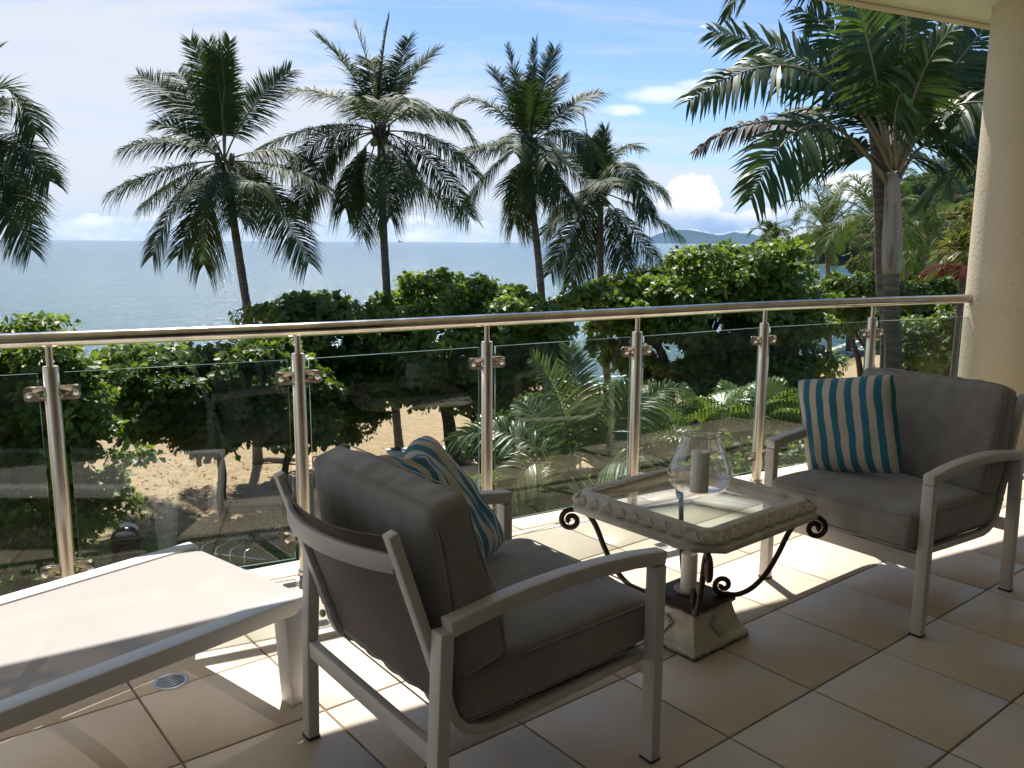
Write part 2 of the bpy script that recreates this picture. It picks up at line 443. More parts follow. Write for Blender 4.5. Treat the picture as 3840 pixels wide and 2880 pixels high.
M['almond'] = leafmat('almond_leaf', (0.060, 0.118, 0.016), (0.140, 0.225, 0.036), 0.44, 0.50, 0.5, (0.16, 0.17, 0.03), 0.06)
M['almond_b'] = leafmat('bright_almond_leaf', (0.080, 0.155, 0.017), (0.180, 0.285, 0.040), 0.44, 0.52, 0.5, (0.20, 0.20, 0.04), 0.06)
M['shrub'] = leafmat('shrub_leaf', (0.055, 0.12, 0.02), (0.12, 0.21, 0.04), 0.35, 0.35)
M['hilltree'] = leafmat('forest_leaf', (0.060, 0.118, 0.024), (0.145, 0.215, 0.045), 0.8, 0.25, 0.1)
M['hilltree_o'] = leafmat('olive_forest_leaf', (0.105, 0.115, 0.032), (0.18, 0.18, 0.055), 0.8, 0.25, 0.1)
M['red'] = leafmat('red_leaf', (0.055, 0.012, 0.008), (0.10, 0.024, 0.014), 0.8, 0.25, 0.1)

# ------------------------------------------------------------------ water, ground, hills
XS = [-900, -200, -60, -27, 7, 25, 45, 70, 110, 150, 175, 900]
YS = [300, 120, 74, 61, 55.5, 65, 95, 140, 205, 285, 420, 900]


def ground_z(x, y):
    ys = np.interp(x, XS, YS)
    d = ys - y                                        # metres inland of the water line
    z = np.where(d > 0, np.interp(d, [0, 6, 26, 34], [-8.0, -7.35, -6.55, -6.5]), -8.0 + np.maximum(d, -40) * 0.08)
    bump = 96 * np.exp(-((x - 262) / 76.0) ** 2 - ((y - 392) / 62.0) ** 2) - 3.0
    rise = np.interp(x - 0.35 * y, [12, 60], [0, 1]) * np.interp(y, [30, 90], [0, 5])
    return np.maximum(z + np.where(d > 10, rise, 0), -8.4 + np.maximum(bump, -3))


def gnd(x, y): return float(ground_z(np.array([float(x)]), np.array([float(y)]))[0])


gx = np.concatenate([np.linspace(-160, -42, 24), np.linspace(-40, 45, 171), np.linspace(47, 480, 120)])
gy = np.concatenate([np.linspace(4.5, 75, 142), np.linspace(77, 520, 110)])
X, Y = np.meshgrid(gx, gy); Z = ground_z(X, Y)
rng = np.random.default_rng(3)
amp = np.where((Y > 20) & (Y < 75), 0.022, 0.008) * (Z > -7.9)
Z = Z + rng.normal(0, 1, Z.shape) * amp
nyy, nxx = X.shape; idx = np.arange(nyy * nxx).reshape(nyy, nxx)
q = np.stack([idx[:-1, :-1], idx[:-1, 1:], idx[1:, 1:], idx[1:, :-1]], -1).reshape(-1, 4)


def ground_material():
    m, nt, out = newmat('sand_and_lawn'); N = NT(nt)
    b = N.n('ShaderNodeBsdfPrincipled'); b.inputs['Roughness'].default_value = 0.92; b.inputs['Specular IOR Level'].default_value = 0.15
    g = N.n('ShaderNodeNewGeometry'); pos = g.outputs['Position']
    sp = N.n('ShaderNodeSeparateXYZ'); N.l(pos, sp.inputs[0])
    big = N.noise(pos, 0.35, 4); mid = N.noise(pos, 2.2, 5, 0.6); fine = N.noise(pos, 11.0, 4, 0.65)
    sand = N.mix(N.sstep(mid, 0.35, 0.7), (0.47, 0.335, 0.205), (0.56, 0.42, 0.275))
    sand = N.mix(N.math('MULTIPLY', N.sstep(fine, 0.55, 0.72), 0.45), sand, (0.33, 0.22, 0.125))
    # damp strip at the water line
    sand = N.mix(N.math('SUBTRACT', 1.0, N.sstep(sp.outputs[2], -7.95, -7.6)), sand, (0.27, 0.19, 0.115))
    # leaf litter near the trees
    lit = N.math('MULTIPLY', N.sstep(N.noise(pos, 5.0, 5, 0.7), 0.55, 0.68), N.math('SUBTRACT', 1.0, N.sstep(sp.outputs[1], 24.0, 30.0)))
    sand = N.mix(N.math('MULTIPLY', lit, 0.8), sand, (0.12, 0.075, 0.045))
    grass = N.mix(N.sstep(mid, 0.3, 0.7), (0.085, 0.125, 0.03), (0.17, 0.20, 0.055))
    grass = N.mix(N.math('MULTIPLY', N.sstep(fine, 0.5, 0.7), 0.5), grass, (0.20, 0.17, 0.08))
    edge = N.math('ADD', sp.outputs[1], N.math('MULTIPLY', N.math('SUBTRACT', big, 0.5), 7.0))
    edge = N.math('ADD', edge, N.math('MULTIPLY', N.math('SUBTRACT', mid, 0.5), 2.2))
    edge = N.math('MULTIPLY_ADD', sp.outputs[0], -0.18, edge)
    isgrass = N.math('SUBTRACT', 1.0, N.sstep(edge, 22.9, 24.1))
    c = N.mix(isgrass, sand, grass)
    hill = N.sstep(sp.outputs[1], 80, 100)
    c = N.mix(hill, c, (0.045, 0.062, 0.022))
    N.l(c, b.inputs['Base Color'])
    N.l(N.bump(N.math('ADD', mid, N.math('MULTIPLY', fine, 0.7)), 1.0, 0.13), b.inputs['Normal'])
    N.l(b.outputs[0], out.inputs[0]); return m


MB().add(np.stack([X, Y, Z], -1), q).obj('ground', ground_material(), smooth=True)
kind(bpy.data.objects['ground'], 'structure')


def sea_material():
    m, nt, out = newmat('sea_water'); N = NT(nt)
    b = N.n('ShaderNodeBsdfPrincipled')
    g = N.n('ShaderNodeNewGeometry'); pos = g.outputs['Position']
    patch = N.noise(N.mapping(pos, (0.004, 0.03, 1)), 1.0, 7, 0.7)
    sp = N.n('ShaderNodeSeparateXYZ'); N.l(pos, sp.inputs[0])
    near = N.math('SUBTRACT', 1.0, N.sstep(sp.outputs[1], 70, 420))
    c = N.mix(patch, (0.026, 0.082, 0.122), (0.050, 0.122, 0.158))
    c = N.mix(N.math('MULTIPLY', near, 0.7), c, (0.060, 0.120, 0.125))
    N.l(c, b.inputs['Base Color'])
    b.inputs['Roughness'].default_value = 0.14; b.inputs['IOR'].default_value = 1.33; b.inputs['Specular IOR Level'].default_value = 0.30
    w1 = N.noise(N.mapping(pos, (0.55, 1.3, 1), rot=(0, 0, 0.3)), 0.55, 6, 0.62)
    w2 = N.noise(N.mapping(pos, (0.08, 0.25, 1), rot=(0, 0, 0.2)), 0.5, 4, 0.6)
    h = N.math('ADD', w1, N.math('MULTIPLY', w2, 1.6))
    N.l(N.bump(h, 0.75, 0.9), b.inputs['Normal'])
    N.l(b.outputs[0], out.inputs[0]); return m


sea = MB()
sx = np.array([-12300, -4000, -800, -150, 0, 150, 800, 4000, 12300.0]); sy = np.array([20, 60, 150, 500, 2000, 6000, 12300.0])
SXm, SYm = np.meshgrid(sx, sy); ii = np.arange(SXm.size).reshape(SXm.shape)
sea.add(np.stack([SXm, SYm, np.full(SXm.shape, -8.0)], -1), np.stack([ii[:-1, :-1], ii[:-1, 1:], ii[1:, 1:], ii[1:, :-1]], -1).reshape(-1, 4))
kind(sea.obj('sea', sea_material()), 'structure')


def foam_material():
    m, nt, out = newmat('surf_foam'); N = NT(nt)
    g = N.n('ShaderNodeNewGeometry'); d = N.n('ShaderNodeBsdfDiffuse'); d.inputs[0].default_value = (0.75, 0.78, 0.78, 1)
    t = N.n('ShaderNodeBsdfTransparent'); mx = N.n('ShaderNodeMixShader')
    f = N.sstep(N.noise(g.outputs['Position'], 1.3, 7, 0.7), 0.44, 0.56)
    N.l(f, mx.inputs[0]); N.l(t.outputs[0], mx.inputs[1]); N.l(d.outputs[0], mx.inputs[2]); N.l(mx.outputs[0], out.inputs[0]); return m


fm = MB(); fx = np.linspace(-70, 60, 220); fv = []
ysx = np.interp(fx, XS, YS)
for off0, wd, zz in ((0.2, 1.8, -7.965), (4.2, 0.9, -7.97)):
    a = np.stack([fx, ysx + off0 + 0.5 * np.sin(fx * 0.7), np.full_like(fx, zz)], -1)
    bb = np.stack([fx, ysx + off0 + wd + 0.7 * np.sin(fx * 0.45 + 1), np.full_like(fx, zz)], -1)
    k = np.arange(len(fx) - 1)
    fm.add(np.concatenate([a, bb]), np.stack([k, k + 1, k + 1 + len(fx), k + len(fx)], -1))
kind(fm.obj('surf_foam', foam_material()), 'stuff')

# far island: a mountain ridge on the horizon
isl = MB(); YI = 10000.0
prof = [(1385, 521), (1400, 515), (1425, 505), (1445, 500), (1470, 496), (1492, 497), (1515, 502), (1545, 508), (1555, 508), (1575, 503), (1586, 501), (1600, 504), (1622, 504), (1640, 508), (1657, 515), (1670, 517), (1676, 515), (1690, 520), (1720, 519), (1760, 512), (1790, 514), (1830, 521)]
us = np.linspace(1385, 1830, 140); vs = np.interp(us, [a for a, _ in prof], [b for _, b in prof])
rr = np.random.default_rng(5); vs = vs - np.abs(rr.normal(0, 0.35, len(us))) * (vs < 519)
rows = []
for f, dyy in ((0, -700), (0.45, -300), (0.8, -100), (1.0, 0), (0.5, 500), (0, 1100)):
    rows.append([P(u, 523.6 - (523.6 - v) * 1.0, YI) for u, v in zip(us, vs)])
    for p in rows[-1]:
        top = p.z + 8; p.z = -9 + (top + 1) * f + (top * 0.06 * math.sin(p.x * 0.011 + f * 5) if 0 < f < 1 else 0); p.y = YI + dyy + 120 * math.sin(p.x * 0.006 + f * 3)
vv = [tuple(p) for r in rows for p in r]; nu = len(us)
isl.add(vv, [(r * nu + k, r * nu + k + 1, (r + 1) * nu + k + 1, (r + 1) * nu + k) for r in range(5) for k in range(nu - 1)])
kind(isl.obj('island_mountains', pbr('island_forest', (0.028, 0.045, 0.035), 0.95, var=0.3, vscale=0.002, spec=0.1), smooth=True), 'structure')

# ship on the horizon and two channel markers
sh = thing('cargo_ship', 'tiny dark ship on the sea horizon between the second and third tall palms', 'ship', (P(865, 521, 9000).x, 9000, -8.0))
m_ship = pbr('ship_paint', (0.10, 0.12, 0.16), 0.6)
MB().add(*prism([(-26, -4), (18, -4), (26, 0), (18, 4), (-26, 4)], -1, 9)).obj('hull', m_ship, sh)
MB().add(*box(-20, -8, -4, 4, 9.05, 22)).obj('bridge', m_ship, sh)
MB().add(*tube([(-13, 0, 22), (-13, 0, 30)], 1.2, 6)).obj('funnel', m_ship, sh)
for u, v, sd in ((1478, 532, 'left'), (1490.5, 531, 'right')):
    p = P(u, v, 900); mk = thing('channel_marker', f'thin dark marker pole standing in the sea, {sd} one of the pair below the island', 'marker', (p.x, p.y, -8), group='marker poles in the water below the island')
    MB().add(*tube([(0, 0, -2), (0, 0, 6)], 0.28, 6)).obj('pole', M['bark_dark'], mk)
    MB().add(*box(-0.6, 0.6, -0.25, 0.25, 5.0, 6.6)).obj('topmark', M['bark_dark'], mk)

# ------------------------------------------------------------------ balcony: floor, tiles, slab, column, walls
B2 = Vector((-0.937, 3.643, 0)); UD = R(31.24)
U = Vector((math.cos(UD), math.sin(UD), 0)); NV = Vector((-math.sin(UD), math.cos(UD), 0))
def RP(a, p, z=0.0): return B2 + U * a + NV * p + Vector((0, 0, z))

fl = MB()
fl.add(*prism([tuple(RP(*k).xy) for k in ((-6, -5.4), (9, -5.4), (9, 0.172), (-6, 0.172))], -0.32, -0.004))
floor = kind(fl.obj('balcony_floor', M['grout']), 'structure')
T = 0.45; YAW = R(38.671); OX, OY = -6.451, -3.18
def G2W(a, b):
    X_, Y_ = (a - OX) * T, (b - OY) * T; c, s = math.cos(YAW), math.sin(YAW)
    return Vector((X_ * c - Y_ * s, X_ * s + Y_ * c, 0))


def clip(poly, f):
    out = []
    for i in range(len(poly)):
        a, b = poly[i], poly[(i + 1) % len(poly)]; fa, fb = f(a), f(b)
        if fa <= 0: out.append(a)
        if (fa < 0) != (fb < 0) and abs(fa - fb) > 1e-9: out.append(a + (b - a) * (fa / (fa - fb)))
    return out


def perp(p): return (p - B2).dot(NV)
def along(p): return (p - B2).dot(U)
def area(p): return 0.5 * sum(p[i].x * p[(i + 1) % len(p)].y - p[(i + 1) % len(p)].x * p[i].y for i in range(len(p)))


def add_tile(poly, rs):
    ctr = sum(poly, Vector((0, 0, 0))) / len(poly)
    v, qq, t = prism([(p.x - ctr.x, p.y - ctr.y) for p in poly], -0.009, 0.0)
    o = MB().add(v, qq, t).obj('tile', M['tile'], floor)
    b = o.modifiers.new('bevel', 'BEVEL'); b.width = 0.0025; b.segments = 1; b.limit_method = 'ANGLE'; b.angle_limit = R(50)
    o.location = ctr; o.rotation_euler = (rs.gauss(0, 0.0006), rs.gauss(0, 0.0006), 0); o.location.z = rs.uniform(-0.0005, 0.0005)


rs = random.Random(1); g = 0.0035 / T
for i in range(-16, 9):
    for j in range(-4, 12):
        poly = [G2W(i + g, j + g), G2W(i + 1 - g, j + g), G2W(i + 1 - g, j + 1 - g), G2W(i + g, j + 1 - g)]
        c = sum(poly, Vector((0, 0, 0))) / 4
        if c.y < 0.7 or abs(c.x) > c.y * 0.75 + 1.0: continue
        poly = clip(poly, lambda p: perp(p) + 0.006)
        if len(poly) < 3 or abs(area(poly)) < 0.0015: continue
        add_tile(poly, rs)
for k in range(-8, 16):
    a0 = -0.21 + 0.458 * k; sk = -0.045
    add_tile([RP(a0 + 0.003, 0.0), RP(a0 + 0.455, 0.0), RP(a0 + 0.455 + sk * 0.5, 0.17), RP(a0 + 0.003 + sk * 0.5, 0.17)], rs)

# slab above the balcony, house wall behind the viewer and the storey below
EDGE = [Vector(p) for p in ((8.0, 8.92), (3.575, 6.71), (2.12, 5.995), (0.5, 5.11), (-1.6, 3.875), (-7.0, 0.75))]
def inset(d):
    o = []
    for k in range(len(EDGE)):
        a = EDGE[max(0, k - 1)]; b = EDGE[min(len(EDGE) - 1, k + 1)]; t_ = (b - a).normalized(); o.append(EDGE[k] + Vector((-t_.y, t_.x)) * d)
    return o
e0, e1 = inset(0.0), inset(0.088)
back = [Vector((-2.6, -7.5)), Vector((12.0, 1.2))]
ceil = kind(MB().add(*prism([tuple(p) for p in (back + [q_ for q_ in inset(0.09)])], 3.085, 3.34)).obj('ceiling', M['soffit']), 'structure')
n_ = len(e0); V = [(p.x, p.y, z) for z in (3.07, 3.40) for r_ in (e0, e1) for p in r_]
Q = [(k, k + 1, n_ + k + 1, n_ + k) for k in range(n_ - 1)] + [(2 * n_ + k, 3 * n_ + k, 3 * n_ + k + 1, 2 * n_ + k + 1) for k in range(n_ - 1)] + [(k, 2 * n_ + k, 2 * n_ + k + 1, k + 1) for k in range(n_ - 1)] + [(n_ + k, n_ + k + 1, 3 * n_ + k + 1, 3 * n_ + k) for k in range(n_ - 1)] + [(0, n_, 3 * n_, 2 * n_), (n_ - 1, 3 * n_ - 1, 4 * n_ - 1, 2 * n_ - 1)]
MB().add(V, Q).obj('drip_edge', M['render_wall'], ceil, bevel=0.006)
MB().add(*prism([tuple(RP(*k).xy) for k in ((-6, -4.75), (9, -4.75), (9, -4.55), (-6, -4.55))], 0, 3.08)).obj('house_wall', M['soffit'])
kind(bpy.data.objects['house_wall'], 'structure')
MB().add(*prism([tuple(RP(*k).xy) for k in ((-6, -4.0), (9, -4.0), (9, -1.6), (-6, -1.6))], -6.6, -0.33)).obj('lower_wall', M['render_wall'])
kind(bpy.data.objects['lower_wall'], 'structure')
cc = (3.566, 5.99)
colm = tag(MB().add(*lathe([(0.0, -0.0), (0.33, 0.0), (0.33, 3.08), (0.0, 3.08)], 64, (cc[0], cc[1], 0))).obj('column', M['render_wall']), 'thick round cream rendered column at the end of the steel rail', 'column')
smooth_angle(colm, 40)

dk = pbr('added_door_glass', (0.02, 0.022, 0.024), 0.08, var=0.02)  # unseen dark doors added behind the viewer to cut bounced light
for k in range(2, 4):
    MB().add(*prism([tuple(RP(*q_).xy) for q_ in ((-5.6 + k * 2.05, -4.549), (-3.65 + k * 2.05, -4.549), (-3.65 + k * 2.05, -4.50), (-5.6 + k * 2.05, -4.50))], 0.05, 2.6)).obj('added_dark_door', dk, bpy.data.objects['house_wall'])
# drains
def drain(x, y, label):
    d = thing('floor_drain', label, 'drain', (x, y, 0.0), YAW, 'round drains set in the floor tiles')
    MB().add(*lathe([(0.044, 0.0012), (0.046, 0.004), (0.056, 0.004), (0.058, 0.0012)], 36)).obj('ring', M['drain'], d, smooth=True)
    MB().add(*lathe([(0.0, 0.0012), (0.0445, 0.0012)], 30)).obj('pan', M['black'], d)
    for k in range(-3, 4):
        y_ = k * 0.0115; hw = math.sqrt(max(0.0, 0.0435 ** 2 - y_ ** 2))
        MB().add(*box(-hw, hw, y_ - 0.0032, y_ + 0.0032, 0.0014, 0.0035)).obj('grate_bar', M['drain'], d)
drain(-1.161, 2.681, 'round slotted drain in the floor beside the white lounger')
drain(1.486, 4.284, 'round slotted drain in the floor under the far corner of the table')

# ------------------------------------------------------------------ railing
rail = thing('balcony_railing', 'curving stainless steel balcony railing with clear glass panels', 'railing', (0, 0, 0))
RAILZ = 1.109
posts = [(-1.785, 3.235), (-0.93, 3.645), (-0.124, 4.125), (0.684, 4.611), (1.541, 5.16), (2.385, 5.60)]
rp = catmull([(-3.6, 2.36, RAILZ), (-2.6, 2.84, RAILZ)] + [(x, y, RAILZ) for x, y in posts] + [(3.2, 5.985, RAILZ), (3.5, 6.14, RAILZ)], 6)
M['rail'] = pbr('satin_steel_rail', (0.58, 0.54, 0.49), 0.17, metal=1.0, var=0.15, vscale=9, rvar=0.06, bump=0.03, bscale=160)
MB().add(*tube(rp, 0.0300, 24, up=(0, 0, 1))).obj('handrail', M['rail'], rail, smooth=True)
allp = [(-2.65, 2.82)] + posts + [(3.40, 6.085)]
steel = M['steel']
M['clamp'] = pbr('dull_steel_clamp', (0.40, 0.345, 0.285), 0.34, metal=1.0, var=0.2, vscale=40)
def clamp_mesh(sx):
    mb = MB(); pl = []
    x0, x1, hz, r = 0.022, 0.098, 0.0275, 0.012
    for a in range(0, 91, 30): pl.append((x1 - r + r * math.cos(R(a - 90)), -hz + r + r * math.sin(R(a - 90))))
    for a in range(0, 91, 30): pl.append((x1 - r + r * math.cos(R(a)), hz - r + r * math.sin(R(a))))
    pl.append((x0, hz))
    pl += [(x0, 0.014), (x0 + 0.02 + 0.0 , 0.011), (x0 + 0.0255, 0.0), (x0 + 0.02, -0.011), (x0, -0.014), (x0, -hz)]
    n = len(pl); c = (0.068, 0.0)
    for y0, y1 in ((-0.0125, -0.0075), (0.0075, 0.0125)):
        v = [(sx * x, y0, z) for x, z in pl] + [(sx * x, y1, z) for x, z in pl] + [(sx * c[0], y0, c[1]), (sx * c[0], y1, c[1])]
        qq = [(i, (i + 1) % n, n + (i + 1) % n, n + i) for i in range(n)]
        tt = [(2 * n, i, (i + 1) % n) for i in range(n)] + [(2 * n + 1, n + (i + 1) % n, n + i) for i in range(n)]
        mb.add(v, qq, tt)
    return mb.mesh('clamp', M['clamp'])
CL = {1: clamp_mesh(1), -1: clamp_mesh(-1)}
bm_ = MB()
for sgn in (-1, 1):
    prof_ = [(0.0135, 0.0125), (0.0135, 0.015), (0.0085, 0.0152), (0.0085, 0.018), (0.0075, 0.0215), (0.0045, 0.0238), (0.0, 0.0245)]
    v, qq = lathe(prof_, 14); bm_.add([(a, sgn * c_, b_) for a, b_, c_ in v], qq)
BOLT = bm_.mesh('bolt', M['chrome'], True)
v, qq = lathe([(0.0, 0.0), (0.037, 0.0), (0.0375, 0.002), (0.0375, 0.014), (0.034, 0.019), (0.030, 0.021)], 30); FLANGE = MB().add(v, qq).mesh('base_flange', steel, True)
v, qq = lathe([(0.0285, 0.018), (0.0285, 1.0005), (0.0262, 1.0055), (0.0, 1.0055)], 28); POSTM = MB().add(v, qq).mesh('post', steel, True)
v, qq = lathe([(0.0130, 1.005), (0.0130, 1.082)], 18); SPIN = MB().add(v, qq).mesh('spindle', steel, True)
for me in (FLANGE, POSTM):
    try: me.set_sharp_from_angle(angle=R(35))
    except Exception: pass
angs = []
for i in range(1, len(allp) - 1):
    a = Vector(allp[i - 1]); b = Vector(allp[i + 1]); angs.append(math.atan2((b - a).y, (b - a).x))
for (x, y), an in zip(posts, angs):
    po = link('post', POSTM, rail); po.location = (x, y, 0); po.rotation_euler = (0, 0, an)
    link('base_flange', FLANGE, po); link('spindle', SPIN, po)
    for z in (0.90, 0.173):
        for sx_ in (-1, 1):
            c_ = link('clamp', CL[sx_], rail); c_.location = (x, y, z); c_.rotation_euler = (0, 0, an)
            bo = link('bolt', BOLT, c_); bo.location = (sx_ * 0.078, 0, 0)
for i in range(len(allp) - 1):
    a = Vector((*allp[i], 0)); b = Vector((*allp[i + 1], 0)); d = (b - a).normalized(); n_ = Vector((-d.y, d.x, 0))
    g0 = 0.046; a2 = a + d * g0; b2_ = b - d * g0; L = (b2_ - a2).length
    mb = MB(); v, _ = box(0, L, -0.005, 0.005, 0.078, 0.980)
    mb.add(v, [BOXQ[2], BOXQ[4]], mi=0); mb.add(v, [BOXQ[0], BOXQ[1], BOXQ[3], BOXQ[5]], mi=1)
    o = mb.obj('glass_panel', [M['glass'], M['glass_edge']], rail)
    o.location = a2; o.rotation_euler = (0, 0, math.atan2(d.y, d.x))

# ------------------------------------------------------------------ soft goods
def cushion_mesh(name, sx, sy, sz, r, puff, mat, seed=0, nx=26, ny=20, nz=6, wr=0.004, tuft=0.0, taper=0.0):
    """boxed cushion, half sizes sx,sy,sz; rounded edges, puffed faces, gathered wrinkles"""
    mb = MB()
    def face(fu, n1, n2):
        a = np.linspace(-1, 1, n1); b = np.linspace(-1, 1, n2)
        # concentrate samples at the edges
        a = np.sign(a) * (1 - (1 - np.abs(a)) ** 1.35); b = np.sign(b) * (1 - (1 - np.abs(b)) ** 1.35)
        A, Bq = np.meshgrid(a, b); p = fu(A, Bq).reshape(-1, 3)
        i_ = np.arange(n1 * n2).reshape(n2, n1)
        return p, np.stack([i_[:-1, :-1], i_[:-1, 1:], i_[1:, 1:], i_[1:, :-1]], -1).reshape(-1, 4)
    one = lambda A: np.ones_like(A)
    for fu, n1, n2 in ((lambda A, B_: np.stack([A, B_, one(A)], -1), nx, ny), (lambda A, B_: np.stack([-A, B_, -one(A)], -1), nx, ny),
                       (lambda A, B_: np.stack([A, -one(A), B_], -1), nx, nz), (lambda A, B_: np.stack([-A, one(A), B_], -1), nx, nz),
                       (lambda A, B_: np.stack([one(A), A, B_], -1), ny, nz), (lambda A, B_: np.stack([-one(A), -A, B_], -1), ny, nz)):
        p, qf = face(fu, n1, n2)
        s3 = np.array([sx, sy, sz]); full = p * s3; core = np.clip(full, -(s3 - r), s3 - r); d = full - core
        ln = np.linalg.norm(d, axis=1, keepdims=True); nrm = np.where(ln > 1e-9, d / np.maximum(ln, 1e-9), 0)
        out = core + nrm * r
        u, v, w = p.T
        out[:, 2] += np.sign(w) * np.abs(w) ** 1 * puff * np.clip(1 - u ** 4, 0, 1) ** 0.7 * np.clip(1 - v ** 4, 0, 1) ** 0.7
        out[:, 1] += np.sign(v) * np.abs(v) ** 3 * puff * 0.45 * (1 - u ** 4) * (1 - w * w * 0.6)
        out[:, 0] += np.sign(u) * np.abs(u) ** 3 * puff * 0.35 * (1 - v ** 4) * (1 - w * w * 0.6)
        for k in range(len(out)):
            x, y, z = out[k]
            q1 = mnoise.noise(Vector((x * 5 + seed, y * 5, z * 5))) * wr
            q2 = mnoise.noise(Vector((x * 22 + seed, y * 7, z * 7 + 3))) * wr * 0.5
            fold = tuft * math.exp(-((abs(v[k]) - 1) / 0.40) ** 2) * (0.42 - 1.9 * abs(mnoise.noise(Vector((x * 11 + seed * 3 + y * 2.0, y * 1.6, z * 2.0)))) ** 0.8)
            out[k] += nrm[k] * (q1 + q2 + fold)
            if abs(w[k]) > .98 and ln[k] < 1e-6: out[k, 2] += np.sign(w[k]) * (q1 + q2 + fold)
        out[:, 2] *= 1 - taper * np.clip(0.55 - v * 0.75, 0, 1) ** 1.5
        mb.add(out, qf)
    me = mb.mesh(name, mat, True)
    import bmesh
    bmm = bmesh.new(); bmm.from_mesh(me); bmesh.ops.remove_doubles(bmm, verts=bmm.verts, dist=0.0006)
    bmesh.ops.recalc_face_normals(bmm, faces=bmm.faces)
    for f in bmm.faces: f.smooth = True
    bmm.to_mesh(me); bmm.free()
    return me


def piping_mesh(sx, sy, z, r, rad, mat, seed):
    pts = []
    for k in range(96):
        a = 2 * math.pi * k / 96; c, s = math.cos(a), math.sin(a)
        e = 0.16
        x = sx * math.copysign(abs(c) ** e, c); y = sy * math.copysign(abs(s) ** e, s)
        w = 0.003 * mnoise.noise(Vector((x * 9 + seed, y * 9, 0)))
        pts.append((x, y, z + w))
    pts.append(pts[0])
    v, qq, t = tube(pts, rad, 6, up=(0, 0, 1), caps=False)
    return MB().add(v, qq).mesh('piping', mat, True)


def stripe_material():
    m, nt, out = newmat('teal_striped_cotton'); N = NT(nt)
    b = N.n('ShaderNodeBsdfPrincipled'); b.inputs['Roughness'].default_value = 0.92; b.inputs['Specular IOR Level'].default_value = 0.2
    b.inputs['Sheen Weight'].default_value = 0.2
    uv = N.n('ShaderNodeUVMap'); uv.uv_map = 'uv'
    sp = N.n('ShaderNodeSeparateXYZ'); N.l(uv.outputs[0], sp.inputs[0])
    wob = N.noise(uv.outputs[0], 5.0, 3)
    wv = N.noise(uv.outputs[0], 220.0, 2)
    x = N.math('ADD', sp.outputs[0], N.math('MULTIPLY', N.math('SUBTRACT', wob, 0.5), 0.012))
    x = N.math('ADD', x, N.math('MULTIPLY', N.math('SUBTRACT', wv, 0.5), 0.004))
    f = N.math('FRACT', N.math('MULTIPLY_ADD', x, 6.9, 0.30))
    s = N.math('LESS_THAN', f, 0.5)
    beige = N.mix(wv, (0.44, 0.40, 0.335), (0.53, 0.485, 0.415)); teal = N.mix(wv, (0.022, 0.135, 0.205), (0.035, 0.180, 0.265))
    N.l(N.mix(s, beige, teal), b.inputs['Base Color'])
    N.l(N.bump(wv, 0.35, 0.0012), b.inputs['Normal'])
    N.l(b.outputs[0], out.inputs[0]); return m
M['stripe'] = stripe_material()


def pillow_mesh(side, thick, seed, dent=0.0, wr=0.006):
    n = 34; a = np.linspace(-1, 1, n); a = np.sign(a) * (1 - (1 - np.abs(a)) ** 1.25)
    A, B_ = np.meshgrid(a, a); V = []; UVs = []; Q = []
    ii = np.arange(n * n).reshape(n, n)
    for s in (1, -1):
        for v_, u_ in zip(B_.ravel(), A.ravel()):
            x = u_ * side / 2 * (1 - 0.055 * (1 - v_ * v_) * (abs(u_) ** 2)); z = v_ * side / 2 * (1 - 0.055 * (1 - u_ * u_) * (abs(v_) ** 2))
            t = thick * (max(0, 1 - u_ ** 4) ** 0.55) * (max(0, 1 - v_ ** 4) ** 0.55)
            ed = 1 - max(abs(u_), abs(v_))
            f1 = mnoise.noise(Vector((u_ * 2.2 + seed, v_ * 2.2, s))) * wr * 2 * min(1, ed * 3)
            f2 = mnoise.noise(Vector((u_ * 7 + seed, v_ * 2.5, s * 2))) * wr * min(1, ed * 5)
            y = s * (t + f1 + f2)
            if dent:
                dd = dent * math.exp(-((u_ - 0.25) / 0.34) ** 2) * max(0, (v_ + 0.1)) ** 1.5
                z -= dd; y += dd * 0.45 * math.sin(u_ * 7)
                y += dent * 0.5 * math.exp(-((u_ - 0.25 - v_ * 0.2) / 0.13) ** 2) * max(0, min(1, (v_ + .6) * 2)) * s * 0.6 * min(1, ed * 6)
            cr = 1 - 0.055 * (abs(u_) * abs(v_)) ** 4; x *= cr; z *= cr; x += 0.004 * mnoise.noise(Vector((u_ * 4, v_ * 4, seed))); 
            V.append((x, y, z)); UVs.append((u_ * 0.5 + 0.5, v_ * 0.5 + 0.5))
        base = 0 if s == 1 else n * n
        qq = np.stack([ii[:-1, :-1], ii[:-1, 1:], ii[1:, 1:], ii[1:, :-1]], -1).reshape(-1, 4) + base
        Q.append(qq if s == -1 else qq[:, ::-1])
    me = MB().add(V, np.concatenate(Q)).mesh('striped_pillow', M['stripe'], True)
    uvl = me.uv_layers.new(name='uv'); li = np.zeros(len(me.loops), np.int32); me.loops.foreach_get('vertex_index', li)
    uvl.data.foreach_set('uv', np.array(UVs, np.float32)[li].ravel())
    import bmesh
    bmm = bmesh.new(); bmm.from_mesh(me); bmesh.ops.remove_doubles(bmm, verts=bmm.verts, dist=0.0004); bmm.to_mesh(me); bmm.free()
    return me


# ------------------------------------------------------------------ armchairs
def arc(c, r, a0, a1, n):
    return [(c[0] + r * math.cos(R(a)), c[1] + r * math.sin(R(a))) for a in np.linspace(a0, a1, n)]


